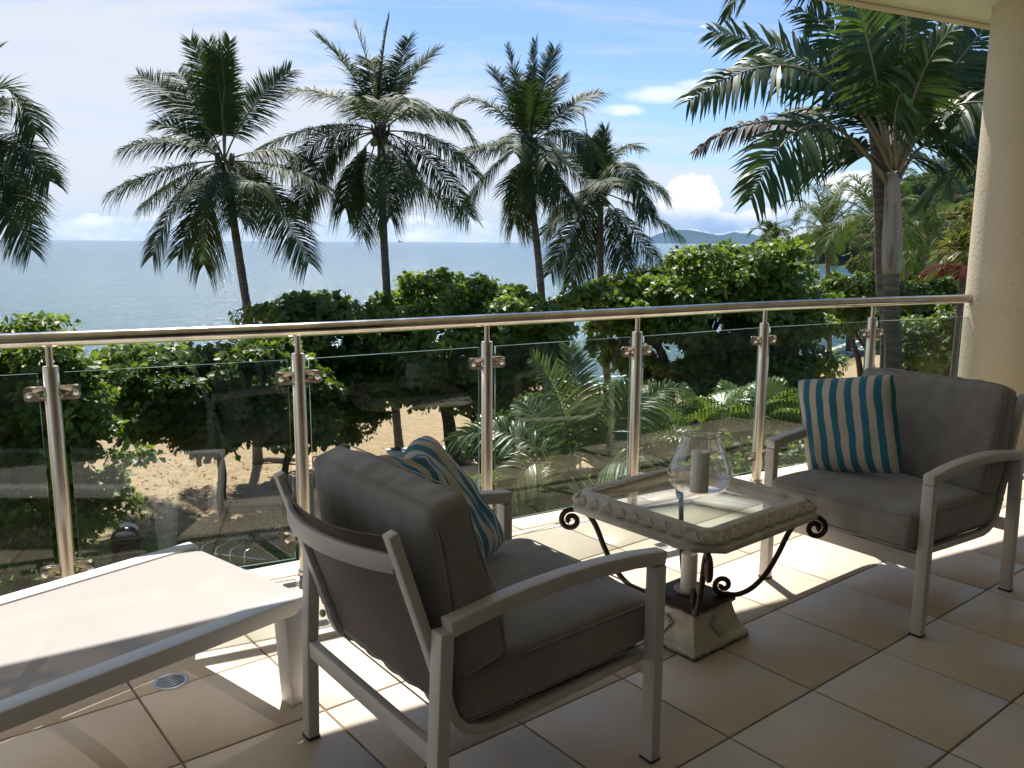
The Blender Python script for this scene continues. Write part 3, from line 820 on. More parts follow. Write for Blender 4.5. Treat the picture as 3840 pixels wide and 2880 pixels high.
def make_armchair(name, label, seed):
    t = thing(name, label, 'armchair', group='matching cushioned armchairs on the balcony')
    p = M['paint']
    arm_yz = [(0.352, 0.620), (0.25, 0.634), (0.12, 0.642), (0.0, 0.643), (-0.12, 0.638), (-0.24, 0.627), (-0.352, 0.611)]
    for s in (-1, 1):
        xx = s * 0.3525
        side = (1, 0, 0)
        MB().add(*box(xx - 0.0225, xx + 0.0225, 0.334, 0.370, 0.0, 0.598)).obj('front_leg', p, t, bevel=0.003)
        pts = [(xx, 0.370, 0.600)] + [(xx, y, z) for y, z in arm_yz[1:-1]] + [(xx, -0.352, 0.611)]
        mb = MB(); mb.add(*sweep([(xx, y, z) for y, z in [(0.370, 0.6185)] + arm_yz[1:]], 0.0448, 0.040, side)); mb.obj('armrest', p, t, bevel=0.004)
        MB().add(*sweep([(xx, -0.385, 0.0), (xx, -0.378, 0.30), (xx, -0.362, 0.606)], 0.045, 0.036, side)).obj('back_leg', p, t, bevel=0.003)
        # back stile, leaning back, ending below in the bend of the sling rail
        xr = s * 0.3085
        MB().add(*sweep([(xr, -0.470, 0.850), (xr, -0.375, 0.560), (xr, -0.335, 0.430)], 0.034, 0.026, side)).obj('back_stile', p, t, bevel=0.003)
        bend = [(-0.333, 0.430), (-0.322, 0.385), (-0.306, 0.345), (-0.278, 0.315), (-0.24, 0.297), (-0.19, 0.289), (-0.10, 0.292), (0.12, 0.302), (0.345, 0.316)]
        MB().add(*sweep([(xr, y, z) for y, z in bend], 0.034, 0.024, side)).obj('seat_rail', p, t, bevel=0.003)
        v, qq = lathe([(0.0, 0.0), (0.010, 0.0), (0.012, 0.004), (0.011, 0.010), (0.006, 0.013), (0.0, 0.0135)], 14)
        MB().add([(xr - s * 0.0, -0.366 - c_, 0.415 + b_) for a_, b_, c_ in [(q_[0], q_[1], q_[2]) for q_ in v] for b_ in [b_]] if False else [(xr + a_, -0.349 - c_, 0.405 + b_) for a_, b_, c_ in v], qq).obj('bolt', p, t, smooth=True)
    for x_, y_ in ((-.3525, .352), (.3525, .352), (-.3525, -.385), (.3525, -.385)):
        MB().add(*box(x_ - .024, x_ + .024, y_ - .0195, y_ + .0195, 0.0005, 0.008)).obj('foot_glide', M['black'], t)
    n = 15
    xs = np.linspace(-0.2905, 0.2905, n)
    mb = MB(); mb.add(*sweep([(x, -0.447 - 0.075 * (1 - (x / 0.2905) ** 2), 0.768) for x in xs], 0.046, 0.018, (0, 0, 1))); mb.obj('back_slat', p, t, bevel=0.003)
    MB().add(*box(-0.3295, 0.3295, 0.340, 0.366, 0.258, 0.322)).obj('front_rail', p, t, bevel=0.003)
    MB().add(*box(-0.3295, 0.3295, -0.392, -0.366, 0.268, 0.318)).obj('rear_rail', p, t, bevel=0.003)
    # woven sling: one sheet from the top of the back round to the seat front
    prof_ = [(-0.463, 0.836), (-0.432, 0.744), (-0.400, 0.650), (-0.370, 0.560), (-0.345, 0.480), (-0.327, 0.425), (-0.314, 0.378), (-0.297, 0.345), (-0.270, 0.320), (-0.235, 0.306), (-0.19, 0.300), (-0.10, 0.303), (0.12, 0.312), (0.335, 0.326)]
    mb = MB(); V = []; m_ = 15; uu = np.linspace(-1, 1, m_)
    for off in (0.0, 0.004):
        for y, z in prof_:
            for u in uu:
                b_ = 0.055 * (1 - u * u) * max(0, (z - 0.33) / 0.5)
                V.append((u * 0.2915, y - b_ + off * 0.9, z - 0.018 * (1 - u * u) * (z > 0.83) + off * 0.4))
    k = len(prof_) * m_
    Q = [(i * m_ + j, i * m_ + j + 1, (i + 1) * m_ + j + 1, (i + 1) * m_ + j) for i in range(len(prof_) - 1) for j in range(m_ - 1)]
    Q = Q + [tuple(x + k for x in reversed(q_)) for q_ in Q]
    for i in range(len(prof_) - 1):
        for j in (0, m_ - 1): Q.append((i * m_ + j, (i + 1) * m_ + j, k + (i + 1) * m_ + j, k + i * m_ + j))
    for j in range(m_ - 1):
        for i in (0, len(prof_) - 1): Q.append((i * m_ + j, i * m_ + j + 1, k + i * m_ + j + 1, k + i * m_ + j))
    mb.add(V, Q); mb.obj('sling', M['sling'], t, smooth=True)
    sc = link('seat_cushion', cushion_mesh('seat_cushion', 0.322, 0.355, 0.070, 0.030, 0.016, M['cushion'], seed, 34, 30, 9, 0.006, 0.009), t)
    sc.location = (0, 0.055, 0.400); sc.rotation_euler = (R(1.8), 0, 0)
    for z in (0.060, -0.060):
        link('piping', piping_mesh(0.3225, 0.361, z, 0.03, 0.0024, M['cushion'], seed), sc)
    bc = link('back_cushion', cushion_mesh('back_cushion', 0.325, 0.232, 0.078, 0.030, 0.026, M['cushion'], seed + 7, 46, 30, 9, 0.007, 0.006, 0.30), t)
    bc.location = (0, -0.268, 0.672); bc.rotation_euler = (R(90 + 14.5), 0, R(0))
    bc.rotation_euler = (R(-(90 + 14.0)), 0, R(180))
    for z in (0.066, -0.066):
        pg = link('piping', piping_mesh(0.326, 0.238, z, 0.03, 0.0024, M['cushion'], seed + 2), bc)
        for v_ in pg.data.vertices: v_.co.z *= 1 - 0.30 * min(1, max(0, 0.55 - v_.co.y / 0.232 * 0.75)) ** 1.5
    return t


ch1 = make_armchair('armchair', 'cushioned armchair with its back to the viewer, beside the white lounger', 1)
def place(o, x, y, facing): o.location = (x, y, 0); o.rotation_euler = (0, 0, R(facing - 90))
place(ch1, -0.086, 2.322, 37.8)


def copy_tree(o, parent=None):
    c = o.copy(); COL.objects.link(c)
    if parent is not None: c.parent = parent
    for chd in list(o.children): copy_tree(chd, c)
    return c


ch2 = copy_tree(ch1); ch2['label'] = 'cushioned armchair facing the viewer, standing in front of the round column'
place(ch2, 1.64, 3.551, 216.5)
for o in ch2.children:
    if o.name.startswith('back_cushion'):
        o.data = cushion_mesh('back_cushion', 0.325, 0.232, 0.078, 0.030, 0.030, M['cushion'], 31, 46, 30, 9, 0.007, 0.009, 0.28)
    if o.name.startswith('seat_cushion'):
        o.data = cushion_mesh('seat_cushion', 0.322, 0.355, 0.070, 0.030, 0.018, M['cushion'], 44, 34, 30, 9, 0.006, 0.011)


def chair_matrix(ch): return Matrix.Translation(ch.location) @ Matrix.Rotation(ch.rotation_euler.z, 4, 'Z')


def put_pillow(ch, c, n, up, me, label):
    n = Vector(n).normalized(); up = Vector(up); up = (up - n * up.dot(n)).normalized(); u = n.cross(up) * 1.0
    m = Matrix((u, n, up)).transposed().to_4x4(); m.translation = Vector(c)
    o = bpy.data.objects.new('striped_pillow', me); COL.objects.link(o)
    o.matrix_world = chair_matrix(ch) @ m
    return tag(o, label, 'pillow', 'teal and beige striped pillows on the armchairs')


put_pillow(ch2, (0.165, 0.075, 0.700), (-0.17, 0.97, -0.02), (0.155, 0.10, 0.98), pillow_mesh(0.445, 0.060, 3.0), 'square teal and beige striped pillow standing upright on the armchair by the column')
put_pillow(ch1, (-0.215, 0.012, 0.698), (0.572, 0.518, 0.636), (-0.54, -0.347, 0.768), pillow_mesh(0.46, 0.062, 9.0, dent=0.055, wr=0.013), 'creased teal striped pillow slumped in the armchair that faces away')

# ------------------------------------------------------------------ side table with candles
TA = R(40.0)
tb = thing('side_table', 'square white plaster table with glass top and curled iron legs', 'table', (0.681, 3.064, 0), TA - R(90))
st = M['stone']
def chamf(a, c): return [(a - c, -a), (a, -a + c), (a, a - c), (a - c, a), (-a + c, a), (-a, a - c), (-a, -a + c), (-a + c, -a)]
def loft(rings):
    v = []; n = 8
    for a, c, z in rings: v += [(x, y, z) for x, y in chamf(a, c)]
    return v, [(i * n + k, i * n + (k + 1) % n, (i + 1) * n + (k + 1) % n, (i + 1) * n + k) for i in range(len(rings) - 1) for k in range(n)]
rings = [(0.300, 0.030, 0.500), (0.330, 0.070, 0.492), (0.350, 0.080, 0.490), (0.355, 0.081, 0.494), (0.356, 0.081, 0.508), (0.353, 0.080, 0.513), (0.347, 0.077, 0.515), (0.318, 0.050, 0.549), (0.313, 0.047, 0.556), (0.307, 0.042, 0.5585), (0.277, 0.018, 0.5585), (0.2735, 0.015, 0.556), (0.273, 0.014, 0.538), (0.300, 0.030, 0.500)]
MB().add(*loft(rings)).obj('table_frame', st, tb, bevel=0.0015)
v, qq, t_ = prism(chamf(0.2715, 0.014), 0.5475, 0.5555)
MB().add(v, qq, t_).obj('glass_top', M['table_glass'], tb)
# carved acanthus leaves in relief along the sloping border
def acanthus(L, wd, nl=5, th=0.006):
    V, Q = [], []; mb = MB()
    for k in range(-(nl // 2), nl // 2 + 1):
        a = k * 1.0 / (nl // 2) * 0.72; tip = (math.sin(a) * wd * 1.02, L * (0.98 - 0.22 * (abs(k) / (nl // 2)) ** 1.5))
        pts = [(0.0, 0.0, th * 0.5), (tip[0] * 0.35, tip[1] * 0.5, th * (1.0 - 0.08 * abs(k))), (tip[0] * 0.8, tip[1] * 0.85, th * 1.15), (tip[0], tip[1], th * 0.5)]
        mb.add(*tube(pts, [wd * 0.05, wd * 0.09, wd * 0.105, wd * 0.05], 6, up=(0, 0, 1)))
    return mb
LEAFM = acanthus(0.045, 0.050, 7, 0.0022).mesh('carved_leaf', st, True)
def put_leaf(me, name, parent, org, xax, yax, nax):
    o = link(name, me, parent)
    m_ = Matrix((Vector(xax), Vector(yax), Vector(nax))).transposed().to_4x4(); m_.translation = Vector(org); o.matrix_local = m_
for k in range(4):
    ca, sa = math.cos(k * math.pi / 2), math.sin(k * math.pi / 2)
    rot = lambda p: (p[0] * ca - p[1] * sa, p[0] * sa + p[1] * ca, p[2])
    sl = Vector((0, -0.030, -0.036)).normalized()
    nn = Vector((1, 0, 0)).cross(Vector(sl)); nn = -nn if nn.z < 0 else nn
    for i in range(9):
        x = -0.262 + i * 0.0655
        put_leaf(LEAFM, 'carved_leaf', tb, rot((x * 0.985, -0.3150, 0.5525)), rot((1, 0, 0)), rot(tuple(sl)), rot(tuple(nn)))
    d = Vector((1, -1, 0)).normalized(); sl2 = (d * 0.034 + Vector((0, 0, -0.036))).normalized(); xa = Vector((1, 1, 0)).normalized(); n2 = xa.cross(sl2); n2 = -n2 if n2.z < 0 else n2
    put_leaf(LEAFM, 'carved_leaf', tb, rot((0.296, -0.296, 0.5535)), rot(tuple(xa)), rot(tuple(sl2)), rot(tuple(n2)))
# wrought iron legs: lower scroll, sweeping bar, upper scroll
def spiral(c, r0, r1, a0, a1, n):
    return [(c[0] + (r0 + (r1 - r0) * t) * math.cos(R(a0 + (a1 - a0) * t)), c[1] + (r0 + (r1 - r0) * t) * math.sin(R(a0 + (a1 - a0) * t))) for t in np.linspace(0, 1, n)]
low = list(reversed(spiral((0.128, 0.203), 0.037, 0.008, -75, -75 - 470, 26)))
midc = [(tuple(p)[0], tuple(p)[1]) for p in catmull([(0.142, 0.166, 0), (0.185, 0.168, 0), (0.235, 0.195, 0), (0.285, 0.255, 0), (0.325, 0.335, 0), (0.362, 0.425, 0), (0.400, 0.474, 0), (0.440, 0.482, 0)], 5)]
up_ = spiral((0.455, 0.440), 0.042, 0.008, 88, 88 - 500, 28)
path = low + midc[1:] + up_
for k in range(4):
    a = k * math.pi / 2 + math.pi / 4; c_, s_ = math.cos(a), math.sin(a)
    pts = [(r_ * c_, r_ * s_, z_) for r_, z_ in path]
    MB().add(*tube(pts, [0.0105] * len(pts), 8, up=(-s_, c_, 0))).obj('leg', M['iron'], tb, smooth=True)
MB().add(*prism(chamf(0.122, 0.004), 0.1565, 0.162)).obj('iron_plate', M['iron'], tb)
# flared cast pedestal
def pedestal_material():
    m, nt, out = newmat('mossy_cast_stone'); N = NT(nt)
    b = N.n('ShaderNodeBsdfPrincipled'); b.inputs['Roughness'].default_value = 0.88
    tc = N.n('ShaderNodeTexCoord'); o_ = tc.outputs['Object']; sp = N.n('ShaderNodeSeparateXYZ'); N.l(o_, sp.inputs[0])
    c = N.mix(N.sstep(N.noise(o_, 18, 6, 0.6), 0.35, 0.7), (0.58, 0.54, 0.46), (0.44, 0.40, 0.32))
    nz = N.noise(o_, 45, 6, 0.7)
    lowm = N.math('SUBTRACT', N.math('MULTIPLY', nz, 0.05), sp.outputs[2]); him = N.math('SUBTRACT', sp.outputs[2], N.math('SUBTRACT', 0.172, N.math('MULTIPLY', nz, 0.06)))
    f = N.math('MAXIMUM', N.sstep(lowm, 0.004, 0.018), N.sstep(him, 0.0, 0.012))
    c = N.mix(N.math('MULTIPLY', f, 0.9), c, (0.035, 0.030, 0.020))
    N.l(c, b.inputs['Base Color']); N.l(N.bump(N.noise(o_, 120, 5, 0.65), 0.5, 0.004), b.inputs['Normal']); N.l(b.outputs[0], out.inputs[0]); return m
pm = pedestal_material()
pr_ = [(0.001, 0.0), (0.163, 0.0), (0.166, 0.004), (0.166, 0.024), (0.160, 0.032), (0.152, 0.036), (0.146, 0.046), (0.136, 0.068), (0.127, 0.095), (0.120, 0.122), (0.117, 0.136), (0.121, 0.142), (0.127, 0.146), (0.127, 0.154), (0.122, 0.1565), (0.001, 0.1565)]
ped = MB().add(*loft([(a, 0.0035 if a > 0.01 else 0.0002, z) for a, z in pr_])).obj('pedestal', pm, tb, bevel=0.002)
BIGLEAF = acanthus(0.080, 0.050, 7, 0.005).mesh('leaf_relief', st, True)
for k in range(4):
    ca, sa = math.cos(k * math.pi / 2), math.sin(k * math.pi / 2)
    rot = lambda p: (p[0] * ca - p[1] * sa, p[0] * sa + p[1] * ca, p[2])
    yy = Vector((0, 0.0265, 0.078)).normalized(); nn = Vector((0, -0.947, 0.322)).normalized()
    put_leaf(BIGLEAF, 'leaf_relief', ped, rot((0.0, -0.1475, 0.044)), rot((1, 0, 0)), rot(tuple(yy)), rot(tuple(nn)))

# vase, candles, dish
TM = Matrix.Translation((0.681, 3.064, 0)) @ Matrix.Rotation(TA - R(90), 4, 'Z')
def atop(lx, ly, z): return TM @ Vector((lx, ly, z))
def candle(loc, r, h, label, seed):
    c = thing('candle', label, 'candle', loc, group='ivory pillar candles of the side table')
    prof_ = [(0.0, 0.0), (r * 0.97, 0.0), (r, 0.004), (r, h - 0.006), (r * 0.97, h), (r * 0.86, h + 0.0005), (r * 0.7, h - 0.003), (0.0, h - 0.006)]
    o = MB().add(*lathe(prof_, 36)).obj('wax_body', M['wax'], c); smooth_angle(o, 40)
    MB().add(*tube([(0, 0, h - 0.008), (0.001, 0, h), (0.004, 0.001, h + 0.009)], 0.0011, 6)).obj('wick', M['black'], c)
vp = atop(0.005, 0.03, 0.5560)
vs_ = thing('hurricane_vase', 'clear rounded glass hurricane vase on the table top', 'vase', vp)
outer = [(0.0, 0.0), (0.035, 0.0), (0.058, 0.004), (0.085, 0.016), (0.107, 0.036), (0.119, 0.060), (0.1215, 0.078), (0.117, 0.104), (0.106, 0.134), (0.092, 0.164), (0.080, 0.190), (0.0715, 0.212), (0.0690, 0.224)]
inner = [(r_ - 0.0026, z_ + (0.004 if r_ < 0.1 and z_ < 0.03 else 0.0)) for r_, z_ in reversed(outer[1:])] + [(0.0, 0.0045)]
MB().add(*lathe(outer + [(0.0677, 0.2255)] + inner, 56)).obj('bowl', M['vase'], vs_, smooth=True)
v, qq, tri = tube([(0.0683 * math.cos(a), 0.0683 * math.sin(a), 0.2255) for a in np.linspace(0, 2 * math.pi, 49)], 0.0016, 6, up=(0, 0, 1), caps=False)
MB().add(v, qq).obj('rim', M['glass_edge'], vs_, smooth=True)
candle(vp + Vector((0.0, 0.0, 0.0055)), 0.0345, 0.158, 'ivory pillar candle standing inside the glass vase', 1)
dp = atop(-0.012, 0.012, 0.1625)
ds = thing('candle_dish', 'small round ivory dish on the iron plate of the pedestal', 'dish', dp)
o = MB().add(*lathe([(0.0, 0.0), (0.036, 0.0), (0.050, 0.006), (0.054, 0.016), (0.052, 0.0175), (0.048, 0.009), (0.034, 0.0045), (0.0, 0.0045)], 36)).obj('bowl', M['ceramic'], ds, smooth=True)
candle(dp + Vector((0, 0, 0.005)), 0.031, 0.150, 'ivory pillar candle in the small dish under the table top', 2)

# ------------------------------------------------------------------ sun lounger
LD = R(50.6)
ln_c = Vector((-0.646, 2.595, 0))        # near foot corner on plan
lo = thing('sun_lounger', 'white framed sun lounger with pale mesh fabric beside the railing', 'sun lounger', ln_c, LD - R(90))
# local: +y towards the foot end, +x to the near side; near foot corner at the origin; width 0.747 towards -x
WL, HL, TL = 0.747, 0.360, 0.066
wp = M['white_paint']
def side_frame(x0, x1):
    rl = [(0.0, HL), (-1.95, HL), (-1.95, HL - 0.052), (-0.062, HL - 0.052)]
    v = [(x0, y, z) for y, z in rl] + [(x1, y, z) for y, z in rl]
    MB().add(v, [(0, 1, 2, 3), (7, 6, 5, 4), (0, 4, 5, 1), (1, 5, 6, 2), (2, 6, 7, 3), (3, 7, 4, 0)]).obj('side_rail', wp, lo, bevel=0.004)
    for y0, ysg in ((0.0, 1),):
        lg = [(-0.0005, HL - 0.002), (-0.0625, HL - 0.0535), (-0.1050, HL - 0.0535), (-0.088, 0.0), (-0.030, 0.0)]
        v = [(x0 + 0.001, y, z) for y, z in lg] + [(x1 - 0.001, y, z) for y, z in lg]; n = 5
        MB().add(v, [(i, n + i, n + (i + 1) % n, (i + 1) % n) for i in range(n)], [(0, 1, 2), (0, 2, 3), (0, 3, 4), (5, 7, 6), (5, 8, 7), (5, 9, 8)]).obj('leg', wp, lo, bevel=0.003)
    lg = [(-1.55, HL - 0.0535), (-1.47, HL - 0.0535), (-1.48, 0.0), (-1.535, 0.0)]
    v = [(x0 + 0.001, y, z) for y, z in lg] + [(x1 - 0.001, y, z) for y, z in lg]; n = 4
    MB().add(v, [(i, (i + 1) % n, n + (i + 1) % n, n + i) for i in range(n)] + [(0, 3, 2, 1), (4, 5, 6, 7)]).obj('leg', wp, lo, bevel=0.003)
side_frame(-TL, 0.0); side_frame(-WL, -WL + TL)
for x_ in (-TL + 0.006, -WL + TL - 0.006):     # edge cord that holds the fabric in its groove
    MB().add(*tube([(x_, y_, HL - 0.0035) for y_ in np.linspace(-1.9, -0.02, 24)], 0.0035, 6)).obj('edge_cord', M['paint'], lo, smooth=True)
for y_, drop in ((-0.03, 0.0), (-0.50, 0.045), (-1.02, 0.045)):
    pts = [(x, y_, HL - 0.030 - drop * (1 - (2 * (x + WL / 2) / (WL - 2 * TL)) ** 2)) for x in np.linspace(-WL + TL, -TL, 13)]
    MB().add(*sweep(pts, 0.05, 0.022, (0, 1, 0))).obj('cross_bar', wp, lo, bevel=0.003)
def sling_material():
    m, nt, out = newmat('pale_mesh_fabric'); N = NT(nt)
    tc = N.n('ShaderNodeTexCoord')
    d = N.n('ShaderNodeBsdfPrincipled'); d.inputs['Roughness'].default_value = 0.8; d.inputs['Specular IOR Level'].default_value = 0.25
    c = N.mix(N.noise(tc.outputs['Object'], 5, 4), (0.40, 0.385, 0.385), (0.44, 0.425, 0.425)); N.l(c, d.inputs['Base Color'])
    N.l(N.bump(N.noise(tc.outputs['Object'], 600, 2), 0.25, 0.001), d.inputs['Normal'])
    t = N.n('ShaderNodeBsdfTransparent'); mx = N.n('ShaderNodeMixShader'); mx.inputs[0].default_value = 0.035
    tl = N.n('ShaderNodeBsdfTranslucent'); tl.inputs[0].default_value = (0.62, 0.56, 0.48, 1); m2 = N.n('ShaderNodeMixShader'); m2.inputs[0].default_value = 0.20
    N.l(d.outputs[0], m2.inputs[1]); N.l(tl.outputs[0], m2.inputs[2]); d = m2
    N.l(d.outputs[0], mx.inputs[1]); N.l(t.outputs[0], mx.inputs[2]); N.l(mx.outputs[0], out.inputs[0]); return m
V = []; ny_ = 30; nx_ = 17
ys_ = list(np.linspace(-1.9, -0.03, ny_ - 4)) + [-0.012, -0.004, -0.003, -0.010]
zs_ = [0.0] * (ny_ - 4) + [-0.003, -0.012, -0.026, -0.040]
xs_ = np.linspace(-WL + TL + 0.003, -TL - 0.003, nx_)
for y, dz_ in zip(ys_, zs_):
    for x in xs_:
        u = (x + WL / 2) / (WL / 2 - TL); sag = 0.010 * (1 - u * u) * min(1, max(0.0, -(y + 0.01)) * 6)
        V.append((x, y, HL - 0.006 + dz_ - sag))
MB().add(V, [(i * nx_ + j, i * nx_ + j + 1, (i + 1) * nx_ + j + 1, (i + 1) * nx_ + j) for i in range(ny_ - 1) for j in range(nx_ - 1)]).obj('fabric', sling_material(), lo, smooth=True)

# ------------------------------------------------------------------ palms
def frond_arrays(mb, pts, leaf_len, leaf_w, n=64, droop=0.5, sweep0=28, sweep1=62, vlift=0.25, rach=0.03, seed=0, start=0.2, roll=0.0, ragged=0.12, mi=0, mir=1, secs=4, base_frac=0.55, tip_frac=0.35, grav=1.0, face=0.0):
    """one pinnate leaf along the curve pts (list of Vectors); appended to mb"""
    rg = np.random.default_rng(seed)
    C = np.array([tuple(p) for p in pts]); m = len(C)
    seg = np.linalg.norm(np.diff(C, axis=0), axis=1); s = np.concatenate([[0], np.cumsum(seg)]); Ltot = s[-1]; s = s / Ltot
    Tn = np.gradient(C, axis=0); Tn /= np.linalg.norm(Tn, axis=1, keepdims=True)
    up = np.array([0, 0, 1.0])
    out = C[-1] - C[0]; out[2] = 0; on = np.linalg.norm(out); out = out / on if on > 0.05 * Ltot else np.array([rg.normal(), rg.normal(), 0])
    # frond upper normal: up, or back against the growth direction where it stands upright
    ref = up[None] * (1.0 - 0.55 * face) - out[None] * 0.35 * (1 - face) + np.array([[0.25 * rg.normal(), -1.0, 0.0]]) * face
    S = np.cross(Tn, ref); S /= np.maximum(np.linalg.norm(S, axis=1, keepdims=True), 1e-6)
    Nn = np.cross(S, Tn)
    if roll:
        cr, sr = math.cos(roll), math.sin(roll); S, Nn = S * cr + Nn * sr, Nn * cr - S * sr
    t = np.linspace(start, 0.995, n)
    def at(A): return np.stack([np.interp(t, s, A[:, k]) for k in range(3)], 1)
    c0, tt, ss, nn = at(C), at(Tn), at(S), at(Nn)
    x = (t - start) / (1 - start)
    prof = np.where(x < 0.35, base_frac + (1 - base_frac) * np.sin(x / 0.35 * math.pi / 2), 1 - (1 - tip_frac) * ((x - 0.35) / 0.65) ** 1.8)
    sw = np.radians(sweep0 + (sweep1 - sweep0) * x ** 1.3)
    SS = np.array([0.0, 0.33, 0.68, 1.0])[:secs] if secs == 4 else np.linspace(0, 1, secs)
    WW = np.interp(SS, [0, 0.3, 0.65, 1], [0.45, 1.0, 0.75, 0.06])
    for sgn in (-1, 1):
        k = n
        jit = rg.normal(0, 1, (k, 3))
        d = sgn * ss * np.cos(sw)[:, None] + tt * np.sin(sw)[:, None] + nn * (vlift + 0.10 * jit[:, :1])
        d += 0.06 * jit; d /= np.linalg.norm(d, axis=1, keepdims=True)
        L = leaf_len * prof * (1 + ragged * rg.normal(0, 1, k)); L = np.maximum(L, 0.08 * leaf_len)
        dr = droop * (0.75 + 0.5 * rg.random(k))
        wd = tt + 0.25 * rg.normal(0, 1, (k, 3)); wd -= d * np.sum(wd * d, 1, keepdims=True); wd /= np.linalg.norm(wd, axis=1, keepdims=True)
        Vv = np.zeros((k, secs, 2, 3))
        for a, (sv, wv) in enumerate(zip(SS, WW)):
            pos = c0 + d * (L * sv * (1 - 0.22 * dr * sv))[:, None] - up * (L * dr * sv ** 2 * 0.75 * grav)[:, None]
            hw = (leaf_w * wv * 0.5 * (0.55 + 0.45 * prof))[:, None] * wd
            Vv[:, a, 0] = pos - hw; Vv[:, a, 1] = pos + hw
        b = (np.arange(k) * secs * 2)[:, None]
        Q = np.concatenate([np.stack([b[:, 0] + 2 * a, b[:, 0] + 2 * a + 1, b[:, 0] + 2 * a + 3, b[:, 0] + 2 * a + 2], 1) for a in range(secs - 1)])
        mb.add(Vv.reshape(-1, 3), Q, mi=mi)
    rr = [rach * (1 - 0.85 * k / (m - 1)) for k in range(m)]
    v, qq, tr = tube([Vector(p) for p in C], rr, 5, caps=False); mb.add(v, qq, mi=mir)


def frond_obj(parent, org, pts, mats, **kw):
    mb = MB(); org = Vector(org)
    frond_arrays(mb, [Vector(p) - org for p in pts], **kw)
    o = mb.obj('frond', mats, parent, smooth=True)
    return o


def palm_trunk(parent, pts, r0, r1, mat, base_flare=1.25, rings=True, seg=12):
    c = catmull(pts, 10); n = len(c); rad = []
    for i in range(n):
        t = i / (n - 1); r = r0 + (r1 - r0) * t
        if t < 0.08: r *= 1 + (base_flare - 1) * (1 - t / 0.08)
        if rings: r *= 1 + 0.03 * math.sin(i * 2.1) + 0.02 * math.sin(i * 5.3)
        rad.append(r)
    return MB().add(*tube(c, rad, seg)).obj('trunk', mat, parent, smooth=True)


